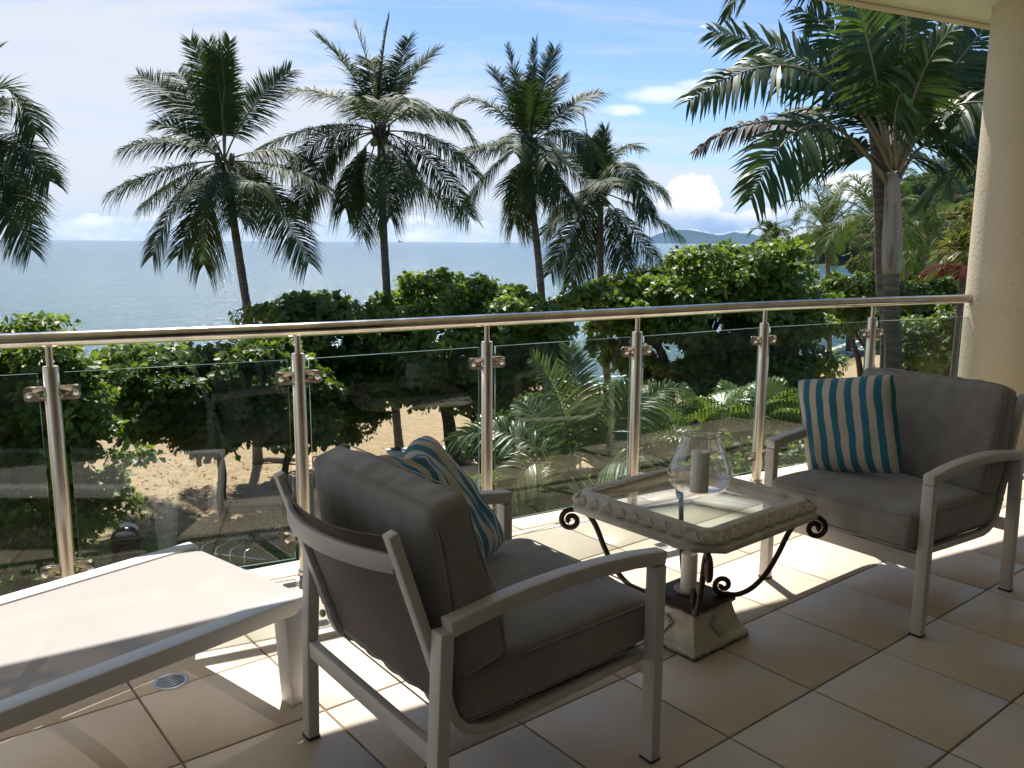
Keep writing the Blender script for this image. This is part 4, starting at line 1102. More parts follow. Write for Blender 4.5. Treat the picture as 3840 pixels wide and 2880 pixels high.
def coconut(label, crown, Yc, trunk, fronds, seed, leaf_len=1.22, group='tall coconut palms along the beach', extra=7, nuts=True, r0=0.17, r1=0.125, size=4.0, mats=None, upface=0.18):
    """crown and frond points are given on the view, Yc is the palm's distance ahead"""
    rg = random.Random(seed)
    org = P(*crown, Yc)
    base = P(*trunk[-1], Yc); bx, by = base.x, base.y
    t = thing('coconut_palm', label, 'palm tree', (bx, by, gnd(bx, by)), group=group)
    off = Vector(t.location)
    pts = [Vector((bx, by, gnd(bx, by) - 0.2)) - off] + [P(u, v, Yc) - off for u, v in reversed(trunk[:-1])] + [org + Vector((0, 0, -0.05)) - off]
    palm_trunk(t, pts, r0, r1, M['bark'])
    mats = mats or [M['coco'], M['rachis']]
    px = Yc / 1833.0
    for i, f in enumerate(fronds):
        mid, tip = f[0], f[1]; dep = f[2] if len(f) > 2 else rg.uniform(-0.4, 0.4); opt = f[3] if len(f) > 3 else {}
        a = P(*mid, Yc + dep * 0.55 * size * 0.8); b = P(*tip, Yc + dep * size)
        rise = (b.z - org.z) / max(0.5, (b - org).length)
        dr = 0.20 + 0.80 * max(0.0, 0.70 - rise) / 1.2
        c = bez(org - off, a - off, b - off, 14)
        mm = [opt.get('mat', mats[0]), mats[1]]
        mb = MB()
        frond_arrays(mb, c, leaf_len=leaf_len * opt.get('ll', 1.0), leaf_w=opt.get('w', 0.043), n=opt.get('n', 128), droop=opt.get('droop', dr), seed=seed * 101 + i, start=0.22, vlift=opt.get('v', 0.16), rach=0.035, roll=rg.uniform(-0.3, 0.3) + opt.get('roll', 0), sweep0=12, sweep1=50, tip_frac=.5, face=opt.get('face', 0.34 + (upface - 0.34) * max(0.0, min(1.0, (rise - 0.45) * 2.5)) if rise > 0 else 0.2))
        mb.obj('frond', mm, t, smooth=True)
    for i in range(extra):
        a = rg.uniform(0, 2 * math.pi); el = rg.uniform(-0.2, 1.1); L = size * rg.uniform(0.6, 0.92)
        h = Vector((math.cos(a) * 0.5, math.sin(a), 0)).normalized()
        m1 = org + h * (L * 0.5 * math.cos(el)) + Vector((0, 0, L * 0.5 * math.sin(el)))
        tp = org + h * (L * 0.86 * math.cos(el)) + Vector((0, 0, L * 0.9 * math.sin(el) - L * (0.32 if el < 0.6 else 0.18)))
        mb = MB(); frond_arrays(mb, bez(org - off, m1 - off, tp - off, 12), leaf_len=leaf_len, leaf_w=0.043, n=115, droop=0.5 if el < 0.5 else 0.3, seed=seed * 77 + i, start=0.16, rach=0.035, roll=rg.uniform(-0.6, 0.6), sweep0=12, sweep1=50, tip_frac=.5, face=rg.uniform(0, .6))
        mb.obj('frond', mats, t, smooth=True)
    for i in range(rg.choice((1, 2, 3))):
        a = rg.uniform(0, 2 * math.pi); L = size * rg.uniform(.55, .8); h = Vector((math.cos(a), math.sin(a), 0))
        mb = MB(); frond_arrays(mb, bez(org - off, org - off + h * (L * .34) + Vector((0, 0, -L * .22)), org - off + h * (L * .42) + Vector((0, 0, -L * .92)), 10), leaf_len=leaf_len * .7, leaf_w=.035, n=50, droop=.8, seed=seed * 55 + i, start=.2, rach=.03, ragged=.4)
        mb.obj('frond', [M['dead'], M['dead']], t, smooth=True)['label'] = 'dead brown frond hanging beside the trunk'
    if nuts:
        for i in range(9):
            a = rg.uniform(0, 6.28); p = org - off + Vector((math.cos(a) * 0.28, math.sin(a) * 0.28, -0.28 - rg.random() * 0.25))
            v, qq = lathe([(0.0, -0.13), (0.07, -0.10), (0.105, -0.02), (0.10, 0.05), (0.05, 0.115), (0.0, 0.13)], 8, tuple(p))
            MB().add(v, qq).obj('coconut', M['rachis'], t, smooth=True)
        # fibrous leaf sheaths at the base of the crown
        mb = MB()
        for i in range(14):
            a = rg.uniform(0, 6.28); q0 = org - off + Vector((math.cos(a) * 0.1, math.sin(a) * 0.1, -0.35)); q1 = org - off + Vector((math.cos(a) * 0.32, math.sin(a) * 0.32, 0.25))
            mb.add(*tube([q0, (q0 + q1) / 2 + Vector((math.cos(a) * .06, math.sin(a) * .06, 0)), q1], [0.09, 0.07, 0.03], 5))
        mb.obj('leaf_sheaths', M['dead'], t, smooth=True)
    return t


UPL = dict(ll=0.72, droop=0.12, v=0.1)
coconut('tall coconut palm with upright broad top fronds, leftmost of the four whole palms', (485, 347), 30,
        [(494, 400), (505, 480), (522, 590), (545, 740), (552, 860), (556, 980)],
        [((476, 215), (450, 92), -0.28, UPL), ((482, 220), (497, 88), -0.25, UPL), ((468, 225), (412, 88), -0.12, dict(ll=.7, droop=.12)), ((486, 200), (472, 100), -.3, dict(ll=.8, droop=.1)),
         ((405, 235), (299, 162), 0.1, dict(droop=.3)), ((425, 215), (384, 156), 0.3), ((540, 240), (627, 153), 0.2, dict(droop=.28)),
         ((375, 305), (265, 322), -0.1), ((365, 365), (240, 415), -0.2, dict(droop=.65)), ((385, 385), (312, 440), 0.3), ((400, 405), (330, 552), -0.1, dict(droop=.55)),
         ((440, 425), (384, 552), -0.2, dict(droop=.5)), ((452, 420), (440, 572), 0.2), ((590, 325), (672, 350), 0.2, dict(droop=.65)), ((608, 362), (712, 410), -0.15, dict(droop=.65)),
         ((580, 420), (667, 568), -0.2, dict(droop=.5)), ((560, 400), (662, 455), 0.4), ((520, 415), (515, 470), -0.8), ((505, 385), (560, 395), -0.9), ((450, 385), (420, 430), -0.8)], 11, extra=3, upface=.6)
coconut('tall coconut palm with one yellow young frond, second of the four whole palms', (822, 285), 31.5,
        [(823, 330), (826, 450), (834, 600), (845, 780), (856, 900), (865, 987)],
        [((800, 160), (768, 60), -0.1, dict(mat=M['coco_y'], ll=.75, droop=.1, n=50)), ((824, 155), (841, 36), 0.0, dict(ll=.5, droop=.1)), ((855, 170), (882, 84), 0.2, dict(droop=.3)), ((880, 180), (944, 108), 0.0),
         ((760, 160), (690, 84), 0.1), ((740, 215), (625, 196), 0.2), ((700, 272), (552, 326), 0.1, dict(droop=.6)), ((720, 325), (650, 450), -0.2, dict(droop=.6)), ((735, 330), (672, 445), 0.3),
         ((930, 235), (1020, 300), 0.2, dict(droop=.6)), ((880, 245), (1000, 262), 0.4), ((935, 300), (1025, 378), -0.2, dict(droop=.6)), ((915, 335), (1015, 468), -0.1, dict(droop=.65)), ((880, 370), (985, 440), 0.3),
         ((770, 350), (745, 450), -0.1), ((795, 370), (782, 508), -0.2, dict(droop=.4)), ((835, 360), (842, 470), -0.6), ((860, 340), (852, 400), -0.9), ((790, 240), (775, 210), -0.9), ((870, 215), (890, 235), -0.8), ((815, 180), (800, 130), 0.3)], 12, extra=2)
coconut('tall coconut palm with tufted top, third of the four whole palms', (1143, 312), 35,
        [(1144, 360), (1149, 440), (1160, 530), (1170, 640), (1178, 760), (1182, 905)],
        [((1120, 200), (1096, 103), -0.1, UPL), ((1148, 195), (1157, 88), 0.0, UPL), ((1170, 200), (1198, 106), 0.1, dict(droop=.2)), ((1180, 225), (1213, 168), 0.3), ((1105, 225), (1066, 153), 0.2),
         ((1050, 222), (984, 232), 0.1, dict(droop=.4)), ((1225, 236), (1294, 200), 0.1, dict(droop=.4)), ((1218, 285), (1280, 345), -0.2, dict(droop=.6)), ((1068, 312), (986, 334), 0.0, dict(droop=.6)),
         ((1075, 352), (994, 462), -0.1, dict(droop=.65)), ((1118, 395), (1137, 505), -0.2, dict(droop=.4)), ((1225, 355), (1300, 432), 0.1, dict(droop=.6)), ((1185, 370), (1235, 440), -0.2), ((1125, 380), (1112, 482), 0.1),
         ((1120, 290), (1110, 330), -0.9), ((1165, 300), (1185, 350), -0.9), ((1130, 215), (1120, 160), 0.4), ((1160, 340), (1160, 420), -0.6)], 13, extra=2)
coconut('shorter drooping coconut palm with thin spear leaf, rightmost of the four whole palms', (1297, 415), 37,
        [(1297, 450), (1297, 540), (1299, 660), (1308, 780), (1316, 850), (1321, 905)],
        [((1276, 330), (1258, 236), 0.0, dict(ll=.3, droop=.05, n=40)), ((1288, 350), (1278, 297), 0.2), ((1300, 345), (1308, 280), 0.0, dict(droop=.2)), ((1330, 330), (1382, 320), 0.2, dict(droop=.5)), ((1335, 355), (1370, 400), -0.5),
         ((1375, 385), (1441, 426), 0.1, dict(droop=.55)), ((1360, 395), (1400, 462), -0.2), ((1380, 450), (1470, 512), 0.0, dict(droop=.6)), ((1360, 490), (1432, 580), -0.1, dict(droop=.6)), ((1330, 485), (1350, 578), -0.3),
         ((1235, 440), (1172, 507), 0.0, dict(droop=.6)), ((1250, 470), (1190, 590), -0.1, dict(droop=.6)), ((1270, 490), (1232, 610), 0.1), ((1255, 350), (1218, 330), 0.4), ((1262, 420), (1200, 450), 0.5), ((1300, 390), (1330, 400), -0.9)], 14, extra=2, size=3.8)
coconut('coconut palm whose drooping frond tips reach in from the left edge', (-85, 330), 27,
        [(-82, 400), (-80, 600), (-78, 800), (-75, 1010)],
        [((10, 215), (78, 290), 0.0, dict(droop=.55)), ((15, 305), (108, 392), -0.1, dict(droop=.6)), ((5, 360), (72, 472), 0.1, dict(droop=.6)), ((10, 440), (68, 540), -0.1, dict(droop=.45)), ((-20, 200), (40, 215), 0.2), ((-130, 220), (-220, 210), 0), ((-100, 180), (-110, 80), 0), ((-60, 190), (-10, 110), 0.2), ((-150, 380), (-240, 470), 0)], 15, extra=4)

# broad-leaved palm close on the right
Y5 = 11.6
o5 = P(1930, 372, Y5)
t5 = thing('broadleaf_palm', 'large dark palm with broad leaflets and a bulging grey crownshaft beside the column', 'palm tree', (P(1927, 800, Y5).x, Y5, gnd(5.2, Y5)))
off = Vector(t5.location)
tp = P(1925, 590, Y5) - off
palm_trunk(t5, [Vector((-0.1, 0, -0.2)), Vector((-0.05, 0, 2.0)), P(1926, 820, Y5) - off, P(1925, 690, Y5) - off, tp], 0.125, 0.104, M['bark'])
cs = [(1926, 592, .112), (1926, 580, .126), (1927, 555, .133), (1927, 510, .128), (1928, 460, .112), (1928, 410, .100), (1928, 390, .092), (1928, 376, .075)]
v, qq, tr = tube([P(u, v_, Y5) - off for u, v_, _ in cs], [r for _, _, r in cs], 18); MB().add(v, qq, tr).obj('crownshaft', M['shaft'], t5, smooth=True)
ins = MB(); V = []
for k, (u, v_, w_) in enumerate(((1926, 584, 5), (1926, 562, 12), (1926, 530, 13), (1926, 495, 10), (1926, 460, 6), (1926, 440, 2))):
    for s_ in (-1, 0, 1):
        p = P(u + s_ * w_, v_, Y5) - off; p.y -= 0.137 - abs(s_) * 0.048 - (0.014 if v_ < 480 else 0.0); V.append(tuple(p))
ins.add(V, [(k * 3 + j, k * 3 + j + 1, (k + 1) * 3 + j + 1, (k + 1) * 3 + j) for k in range(5) for j in range(2)])
ins.obj('inner_sheath', M['shaft_green'], t5, smooth=True)
BIG = [M['big'], M['rachis_b']]
def bigf(base, mid, tip, dm, dt, seed, **kw):
    a = P(*base, Y5) - off; m = P(*mid, Y5 + dm) - off; b = P(*tip, Y5 + dt) - off
    mb = MB(); args = dict(leaf_len=0.80, leaf_w=0.066, n=50, droop=0.34, face=0.6, seed=seed, start=0.30, rach=0.028, vlift=0.06, sweep0=20, sweep1=48, ragged=0.07)
    mats = kw.pop('mats', BIG); args.update(kw)
    frond_arrays(mb, bez(a, m, b, 16), **args); mb.obj('frond', mats, t5, smooth=True)
bigf((1925, 372), (1800, 172), (1535, 66), 0.1, 0.4, 1, roll=0.2)
bigf((1922, 365), (1745, 152), (1488, 218), -0.2, -0.5, 2, droop=.55, leaf_len=.68)
bigf((1915, 398), (1765, 268), (1622, 430), -0.7, -1.4, 3, droop=.5, roll=-0.2, leaf_len=.72, face=.75)
bigf((1920, 370), (1700, 262), (1500, 328), 0.4, 0.9, 4, mats=[M['dead'], M['dead']], n=40, leaf_len=.35, droop=.7)
bigf((1928, 360), (1888, 150), (1838, -40), -0.3, -0.6, 5, roll=0.4, leaf_len=.75)
bigf((1930, 362), (1950, 170), (1960, -40), 0.4, 0.8, 6, leaf_len=.75)
bigf((1935, 365), (2010, 215), (2150, 35), 0.0, 0.2, 7, leaf_len=.7)
bigf((1942, 372), (2040, 240), (2180, 235), -0.5, -1.0, 8, droop=.6, leaf_len=.65)
bigf((1945, 385), (2025, 300), (2150, 330), 0.3, 0.6, 9, droop=.5)
bigf((1912, 385), (1830, 318), (1735, 352), 0.3, 0.8, 10, droop=.55)
bigf((1925, 360), (1840, 120), (1720, 20), 0.5, 1.0, 11, leaf_len=.7)
bigf((1935, 360), (1985, 180), (2060, 60), -0.5, -0.9, 12, leaf_len=.7)
bigf((1930, 365), (1880, 230), (1800, 180), 0.9, 1.8, 13, leaf_len=.7)
bigf((1935, 365), (1990, 260), (2050, 230), 0.9, 1.9, 14, leaf_len=.7)
bigf((1930, 360), (1915, 200), (1905, 110), 0.8, 1.4, 15, leaf_len=.8)
bigf((1938, 362), (2060, 160), (2130, 120), 0.3, 0.6, 16, leaf_len=.7)
bigf((1938, 380), (1990, 340), (2075, 390), 1.0, 1.6, 17, leaf_len=.6)
bigf((1935, 360), (1935, 250), (1950, 200), -0.9, -1.6, 18, leaf_len=.6, roll=0.6)
bigf((1930, 360), (1860, 180), (1770, 100), 0.9, 1.7, 19, leaf_len=.75)
bigf((1932, 360), (1930, 150), (1900, 10), 0.7, 1.2, 20, leaf_len=.8)
bigf((1936, 360), (2000, 170), (2080, 20), 0.8, 1.5, 21, leaf_len=.75)
bigf((1940, 365), (2050, 210), (2140, 180), 0.7, 1.3, 22, leaf_len=.75)
bigf((1925, 365), (1840, 250), (1700, 240), 1.0, 2.0, 23, leaf_len=.7)
# neighbour palm: slim dark trunk rising behind it, crown above the slab
Y6 = 13.5
t6 = thing('slender_palm', 'tall palm with slim dark ringed trunk rising behind the broad-leaved palm', 'palm tree', (P(1912, 800, Y6).x, Y6, gnd(5.8, Y6)))
off6 = Vector(t6.location)
palm_trunk(t6, [Vector((0.05, 0, -0.2))] + [P(u, v_, Y6) - off6 for u, v_ in ((1916, 820), (1908, 600), (1902, 420), (1886, 200), (1868, 0), (1858, -160))], 0.125, 0.098, M['bark'])
o6 = P(1856, -190, Y6)
for i, (m_, tp_) in enumerate((((1700, -160), (1568, 40)), ((1740, -200), (1600, 20)), ((1960, -190), (2060, -20)), ((1800, -260), (1690, -300)), ((1900, -260), (2000, -300)), ((1850, -100), (1840, 10)), ((1790, -120), (1740, 60)), ((1930, -120), (1985, 60)))):
    mb = MB(); frond_arrays(mb, bez(o6 - off6, P(*m_, Y6 + 0.3 * (i % 3 - 1)) - off6, P(*tp_, Y6 + 0.6 * (i % 3 - 1)) - off6, 14), leaf_len=.55, leaf_w=.05, n=46, droop=.6, seed=600 + i, start=.25, rach=.025)
    mb.obj('frond', [M['coco'], M['rachis']], t6, smooth=True)
mb = MB()
for i in range(40):
    a = rs.uniform(0, 6.28); r_ = rs.uniform(0.05, 0.3); p = P(1960, 66, Y6) - off6 + Vector((math.cos(a) * r_, math.sin(a) * r_, rs.uniform(-0.25, 0.25)))
    mb.add(*lathe([(0, -.03), (.022, -.015), (.026, .005), (.016, .025), (0, .03)], 6, tuple(p)))
mb.add(*tube([P(1868, 0, Y6) - off6, P(1930, 20, Y6) - off6, P(1960, 66, Y6) - off6], 0.02, 5))
kind(mb.obj('fruit_cluster', pbr('orange_fruit', (0.40, 0.12, 0.03), 0.5, var=.3), t6, smooth=True), 'stuff')
# frond reaching in from behind the column
t7 = thing('column_palm', 'palm frond hanging in from behind the round column above the hillside', 'palm tree', (7.2, 12.0, gnd(7.2, 12)))
off7 = Vector(t7.location); o7 = P(2230, 300, 12.0)
palm_trunk(t7, [Vector((0, 0, -.2)), Vector((0.1, 0, 3)), o7 - off7], 0.14, 0.1, M['bark'])
for i, (m_, tp_) in enumerate((((2115, 335), (1985, 452)), ((2140, 270), (2040, 300)), ((2330, 250), (2450, 330)), ((2240, 150), (2260, 60)))):
    mb = MB(); frond_arrays(mb, bez(o7 - off7, P(*m_, 12 - 0.2 * i) - off7, P(*tp_, 12 - 0.4 * i) - off7, 14), leaf_len=.55, leaf_w=.05, n=48, droop=.6, seed=700 + i, start=.2, rach=.025)
    mb.obj('frond', [M['areca'] if i == 0 else M['big'], M['rachis']], t7, smooth=True)

# ------------------------------------------------------------------ sea-almond trees
def leaf_cluster(mb, centers, normals, rg, leaf=0.2, per=9, spread=1.0):
    """rosettes: per leaves radiating round each centre, blades folded along the midrib"""
    n = len(centers); k = n * per
    c = np.repeat(centers, per, 0); nn = np.repeat(normals, per, 0)
    a = rg.random((k,)) * 2 * np.pi
    ref = np.where(np.abs(nn[:, 2:3]) < 0.9, np.array([[0, 0, 1.0]]), np.array([[1.0, 0, 0]]))
    e1 = np.cross(nn, ref); e1 /= np.linalg.norm(e1, axis=1, keepdims=True); e2 = np.cross(nn, e1)
    rad = e1 * np.cos(a)[:, None] + e2 * np.sin(a)[:, None]
    tilt = rg.normal(0.12, 0.42, k)
    d = rad * np.cos(tilt)[:, None] + nn * np.sin(tilt)[:, None]
    d[:, 2] -= 0.08; d /= np.linalg.norm(d, axis=1, keepdims=True)
    up = nn * np.cos(tilt)[:, None] - rad * np.sin(tilt)[:, None] + rg.normal(0, 0.22, (k, 3))
    s = np.cross(d, up); s /= np.maximum(np.linalg.norm(s, axis=1, keepdims=True), 1e-6); up = np.cross(s, d)
    L = leaf * (0.45 + 0.85 * rg.random(k) ** 0.8)[:, None]; w = L * 0.37
    o = c + d * (0.03 + 0.25 * leaf * rg.random((k, 1)) * spread)
    p0 = o; p1 = o + d * L * 0.62 + s * w + up * L * 0.06; p2 = o + d * L * 0.62 - s * w + up * L * 0.06; p3 = o + d * L * 1.0 - up * L * 0.10; pm = o + d * L * 0.58 - up * L * 0.04
    V = np.stack([p0, p1, p3, p2, pm], 1).reshape(-1, 3); b = np.arange(k) * 5
    T_ = np.concatenate([np.stack([b, b + 4, b + 1], 1), np.stack([b + 4, b + 2, b + 1], 1), np.stack([b, b + 3, b + 4], 1), np.stack([b + 4, b + 3, b + 2], 1)])
    mb.add(V, t=T_)


def almond(label, Yc, ells, trunks, seed, leaf=0.2, rosettes=2200, pads=120, mat='almond', name='almond_tree', group='leafy sea-almond trees along the beach', per=9, padr=(0.45, 0.85), base=None, limb=0.045, cat='tree', open_=0.0):
    rg = np.random.default_rng(seed); rd = random.Random(seed)
    px = Yc / 1833.0
    tb_ = P(*trunks[0][0][:2], Yc) if base is None else Vector((*base, 0))
    gzz = gnd(tb_.x, tb_.y)
    t = thing(name, label, cat, (tb_.x, tb_.y, gzz), group=group); off = Vector(t.location)
    # sub-pads over the crown envelope
    E = [(np.array(tuple(P(u, v, Yc + (e[5] if len(e) > 5 else 0)) - off)), np.array([ru * px, e[4], rv * px])) for e in ells for u, v, ru, rv in [e[:4]]]
    wts = np.array([r[0] * r[2] for _, r in E]); wts /= wts.sum()
    PC, PR_ = [], []
    for k in range(pads):
        c, r = E[rg.choice(len(E), p=wts)]
        dv = rg.normal(0, 1, 3); dv /= np.linalg.norm(dv); f = 0.55 + 0.42 * rg.random() ** 0.6
        PC.append(c + dv * r * f); R0 = rg.uniform(*padr); PR_.append(np.array([R0, R0, R0 * rg.uniform(0.34, 0.6)]))
    PC = np.array(PC); PR_ = np.array(PR_)
    which = rg.integers(0, pads, rosettes); dv = rg.normal(0, 1, (rosettes, 3)); dv[:, 2] = np.where(rg.random(rosettes) < 0.72, np.abs(dv[:, 2]), dv[:, 2]); dv /= np.linalg.norm(dv, axis=1, keepdims=True)
    C = PC[which] + dv * PR_[which] * (0.75 + 0.35 * rg.random((rosettes, 1)))
    nn = dv * np.array([0.8, 0.8, 0.6]) + np.array([0, -0.05, 0.65]); nn /= np.linalg.norm(nn, axis=1, keepdims=True)
    keep = C[:, 2] > 0.25
    mb = MB(); leaf_cluster(mb, C[keep], nn[keep], rg, leaf, per)
    mb.obj('crown', M[mat], t)
    # trunks with limbs reaching into the pads
    tops = []
    for tr in trunks:
        r0 = tr[0][2] if len(tr[0]) > 2 else 0.2
        pts = [P(q_[0], q_[1], Yc) - off for q_ in tr]; pts[0].z = -0.1
        if (pts[0].xy - Vector((0, 0))).length > 0.01: pts[0].z = gnd(pts[0].x + off.x, pts[0].y + off.y) - gzz - 0.1
        c = catmull(pts, 6); n_ = len(c)
        mb = MB(); mb.add(*tube(c, [r0 * (1 - 0.5 * i / (n_ - 1)) * (1.25 if i == 0 else 1) for i in range(n_)], 9))
        tops.append((c, r0))
        order = sorted(range(pads), key=lambda i_: (Vector(PC[i_]) - c[-1]).length)
        for i_ in order[:int(pads * 0.55 / len(trunks)):2]:
            st_ = c[max(0, min(n_ - 1, int(n_ * rd.uniform(0.55, 1.0))))]; en = Vector(PC[i_]); md = (st_ + en) / 2 + Vector((rd.uniform(-.25, .25), rd.uniform(-.25, .25), rd.uniform(-0.1, 0.35)))
            cc_ = bez(st_, md, en, 6); rr_ = [limb * 1.6 * (1 - 0.8 * q_ / 5) for q_ in range(6)]
            v, qq, tri = tube(cc_, rr_, 5, caps=False); mb.add(v, qq)
        mb.obj('trunk', M['bark_dark'], t, smooth=True)
    return t


almond('sunlit leafy tree crowding the glass at the left edge', 18.5, [(45, 790, 105, 100, 1.2), (20, 950, 110, 130, 1.2), (130, 860, 95, 90, 1.1), (185, 985, 85, 95, 1.0), (60, 1080, 130, 90, 1.1), (200, 1110, 60, 45, .8), (95, 740, 45, 40, .8), (-80, 900, 120, 170, 1.4), (30, 1180, 100, 55, 1.0), (120, 1150, 40, 40, .7), (240, 960, 50, 60, .8)],
       [[(45, 1190, .16), (30, 1120), (40, 1040), (70, 960), (60, 880)], [(95, 1195, .09), (110, 1120), (130, 1040)]], 21, leaf=0.19, rosettes=4600, pads=190, mat='almond_b', padr=(.35, .62), per=9)
almond('dark backlit tree with a single bent trunk on the sand left of the centre', 23.5, [(320, 795, 110, 35, 1.3), (450, 825, 150, 70, 1.6), (565, 800, 85, 60, 1.3), (385, 890, 110, 75, 1.6), (530, 905, 95, 62, 1.6), (455, 950, 90, 30, 1.2), (300, 850, 50, 50, 1.0)],
       [[(487, 1128, .16), (478, 1075), (480, 1020), (470, 960), (455, 900)]], 22, leaf=0.22, rosettes=3600, pads=150, padr=(.35, .7))
almond('narrow dark tree close behind the post at the chair, trunk hidden by the chair back', 23.3, [(640, 860, 75, 75, 1.2), (600, 905, 60, 60, 1.1), (670, 925, 45, 50, 1.0)],
       [[(622, 1135, .13), (613, 1050), (622, 980), (640, 900)]], 122, leaf=0.21, rosettes=1200, pads=60, padr=(.3, .6))
almond('spreading tree between the first and second coconut palms, its top above the rail', 29, [(640, 690, 95, 42, 1.8), (725, 740, 85, 68, 1.8), (690, 830, 100, 75, 1.8), (757, 905, 50, 50, 1.2), (600, 760, 60, 42, 1.2), (730, 670, 50, 28, 1.2)],
       [[(752, 1000, .15), (745, 945), (738, 890), (715, 820)]], 23, leaf=0.23, rosettes=3000, pads=130)
almond('large round tree with a thick forked trunk at the centre of the beach', 30, [(950, 640, 105, 55, 2.5), (865, 690, 75, 55, 2), (1080, 685, 105, 55, 2.5), (980, 760, 190, 90, 3), (900, 825, 120, 50, 2.0), (1075, 840, 95, 62, 2.0), (985, 850, 110, 30, 1.6), (825, 770, 60, 70, 1.6), (1150, 760, 60, 70, 1.8), (1185, 690, 55, 40, 1.4), (1205, 740, 45, 40, 1.3), (1050, 610, 40, 30, 1)],
       [[(988, 1012, .30), (975, 955), (968, 905), (955, 850), (960, 780)], [(990, 1005, .18), (1010, 960), (1040, 930), (1060, 880)]], 24, leaf=0.24, rosettes=5600, pads=210, mat='almond_b')
almond('wide layered tree with a bright flat top right of the fourth coconut palm', 32, [(1530, 588, 135, 48, 2.5), (1640, 572, 100, 40, 2.2), (1420, 645, 150, 45, 2.5), (1300, 655, 90, 30, 1.8), (1550, 690, 210, 75, 3), (1700, 700, 95, 80, 2.2), (1480, 790, 160, 62, 2.5), (1630, 790, 130, 65, 2.5), (1725, 620, 50, 40, 1.2), (1350, 725, 85, 42, 2), (1745, 790, 50, 40, 1.0), (1250, 665, 40, 20, 1.)],
       [[(1465, 905, .22), (1440, 800), (1420, 745), (1400, 700)], [(1540, 910, .2), (1535, 820), (1530, 730), (1540, 660)], [(1640, 900, .16), (1650, 820), (1660, 740)]], 25, leaf=0.25, rosettes=7000, pads=260, mat='almond_b')
almond('leafy tree behind the broad-leaved palm, over the sandy strip', 44, [(1850, 628, 65, 38, 2), (1950, 655, 150, 55, 3), (2050, 640, 70, 50, 2), (1830, 690, 48, 36, 1.5), (1985, 720, 90, 40, 2), (1790, 640, 25, 25, 1)],
       [[(1868, 840, .18), (1855, 780), (1842, 735), (1850, 690)], [(1900, 850, .15), (1885, 790), (1872, 740)], [(1985, 835, .2), (1965, 770), (1955, 700)], [(2020, 830, .16), (2030, 760), (2040, 690)]], 26, leaf=0.26, rosettes=3000, pads=150)
almond('shady tree low behind the glass beside the column', 36, [(1985, 745, 70, 45, 1.6), (2060, 760, 60, 60, 2), (2110, 700, 60, 60, 2)],
       [[(2040, 850, .15), (2035, 800), (2045, 750)]], 27, leaf=0.24, rosettes=1100, pads=60)
almond('bright green bushy shrub left of the young palm', 23, [(1100, 945, 75, 48, 1.0), (1160, 900, 50, 40, .9), (1050, 975, 45, 30, .8)], [[(1105, 1015, .05), (1105, 985), (1100, 950)]], 28, leaf=0.12, rosettes=1500, pads=70, mat='shrub', name='shrub', group='green garden shrubs below the balcony', per=8, padr=(.2, .4), limb=.015, cat='shrub')
almond('bright shrub behind the young palm by its pale trunk', 27, [(1330, 865, 55, 35, .9), (1390, 890, 45, 30, .8), (1280, 900, 40, 40, .8)], [[(1340, 960, .05), (1335, 920), (1335, 870)]], 29, leaf=0.13, rosettes=1000, pads=50, mat='shrub', name='shrub', group='green garden shrubs below the balcony', per=8, padr=(.2, .4), limb=.015, cat='shrub')
almond('green shrub on the ground near the leaning trunks beside the column', 40, [(2000, 790, 40, 22, 1), (1965, 800, 25, 18, 1)], [[(1990, 830, .05), (1990, 810), (1990, 790)]], 30, leaf=0.16, rosettes=600, pads=30, mat='shrub', name='shrub', group='green garden shrubs below the balcony', per=8, padr=(.25, .45), limb=.015, cat='shrub')
almond('dark understorey bush under the wide layered tree', 29, [(1480, 850, 120, 35, 1.2), (1620, 855, 120, 40, 1.2), (1720, 850, 60, 40, 1.)], [[(1540, 950, .06), (1540, 900), (1545, 860)]], 31, leaf=0.17, rosettes=1300, pads=70, mat='almond', name='shrub', group='green garden shrubs below the balcony', per=8, padr=(.3, .55), limb=.02, cat='shrub')

for k, (u0, v0, Yc, ru, rv, lb) in enumerate((
        (1480, 930, 26, 120, 45, 'dark low bush behind the fan palms, just right of the young feathery palm'), (1610, 920, 25, 110, 45, 'dark low bush behind the fan palm next to the post'), (1720, 925, 25, 90, 50, 'dark low bush behind the rightmost fan palm'),
        (1600, 1010, 15, 150, 55, 'low hedge plant added to darken the ground below the fan palms'), (1420, 1075, 12.5, 140, 50, 'hedge plant added to darken the ground under the right side of the young feathery palm'), (1120, 1085, 12.5, 130, 50, 'hedge plant added to darken the ground under the left side of the young feathery palm'),  # the hedge plants are added to darken the view through the lower glass
        (880, 1120, 12.5, 130, 40, 'hedge plant added to darken the ground behind the pillow of the chair facing away'), (1780, 985, 16, 110, 60, 'hedge plant added to darken the ground behind the upright striped pillow'))):
    almond(lb, Yc, [(u0, v0, ru, rv, .9), (u0 - ru * .5, v0 + 12, ru * .6, rv * .8, .8), (u0 + ru * .5, v0 + 10, ru * .6, rv * .8, .8)], [[(u0, v0 + rv + 60, .05), (u0, v0 + rv * .5), (u0, v0)]], 140 + k, leaf=.15, rosettes=1100, pads=60, name='shrub', group='green garden shrubs below the balcony', per=8, padr=(.22, .42), limb=.012, cat='shrub')

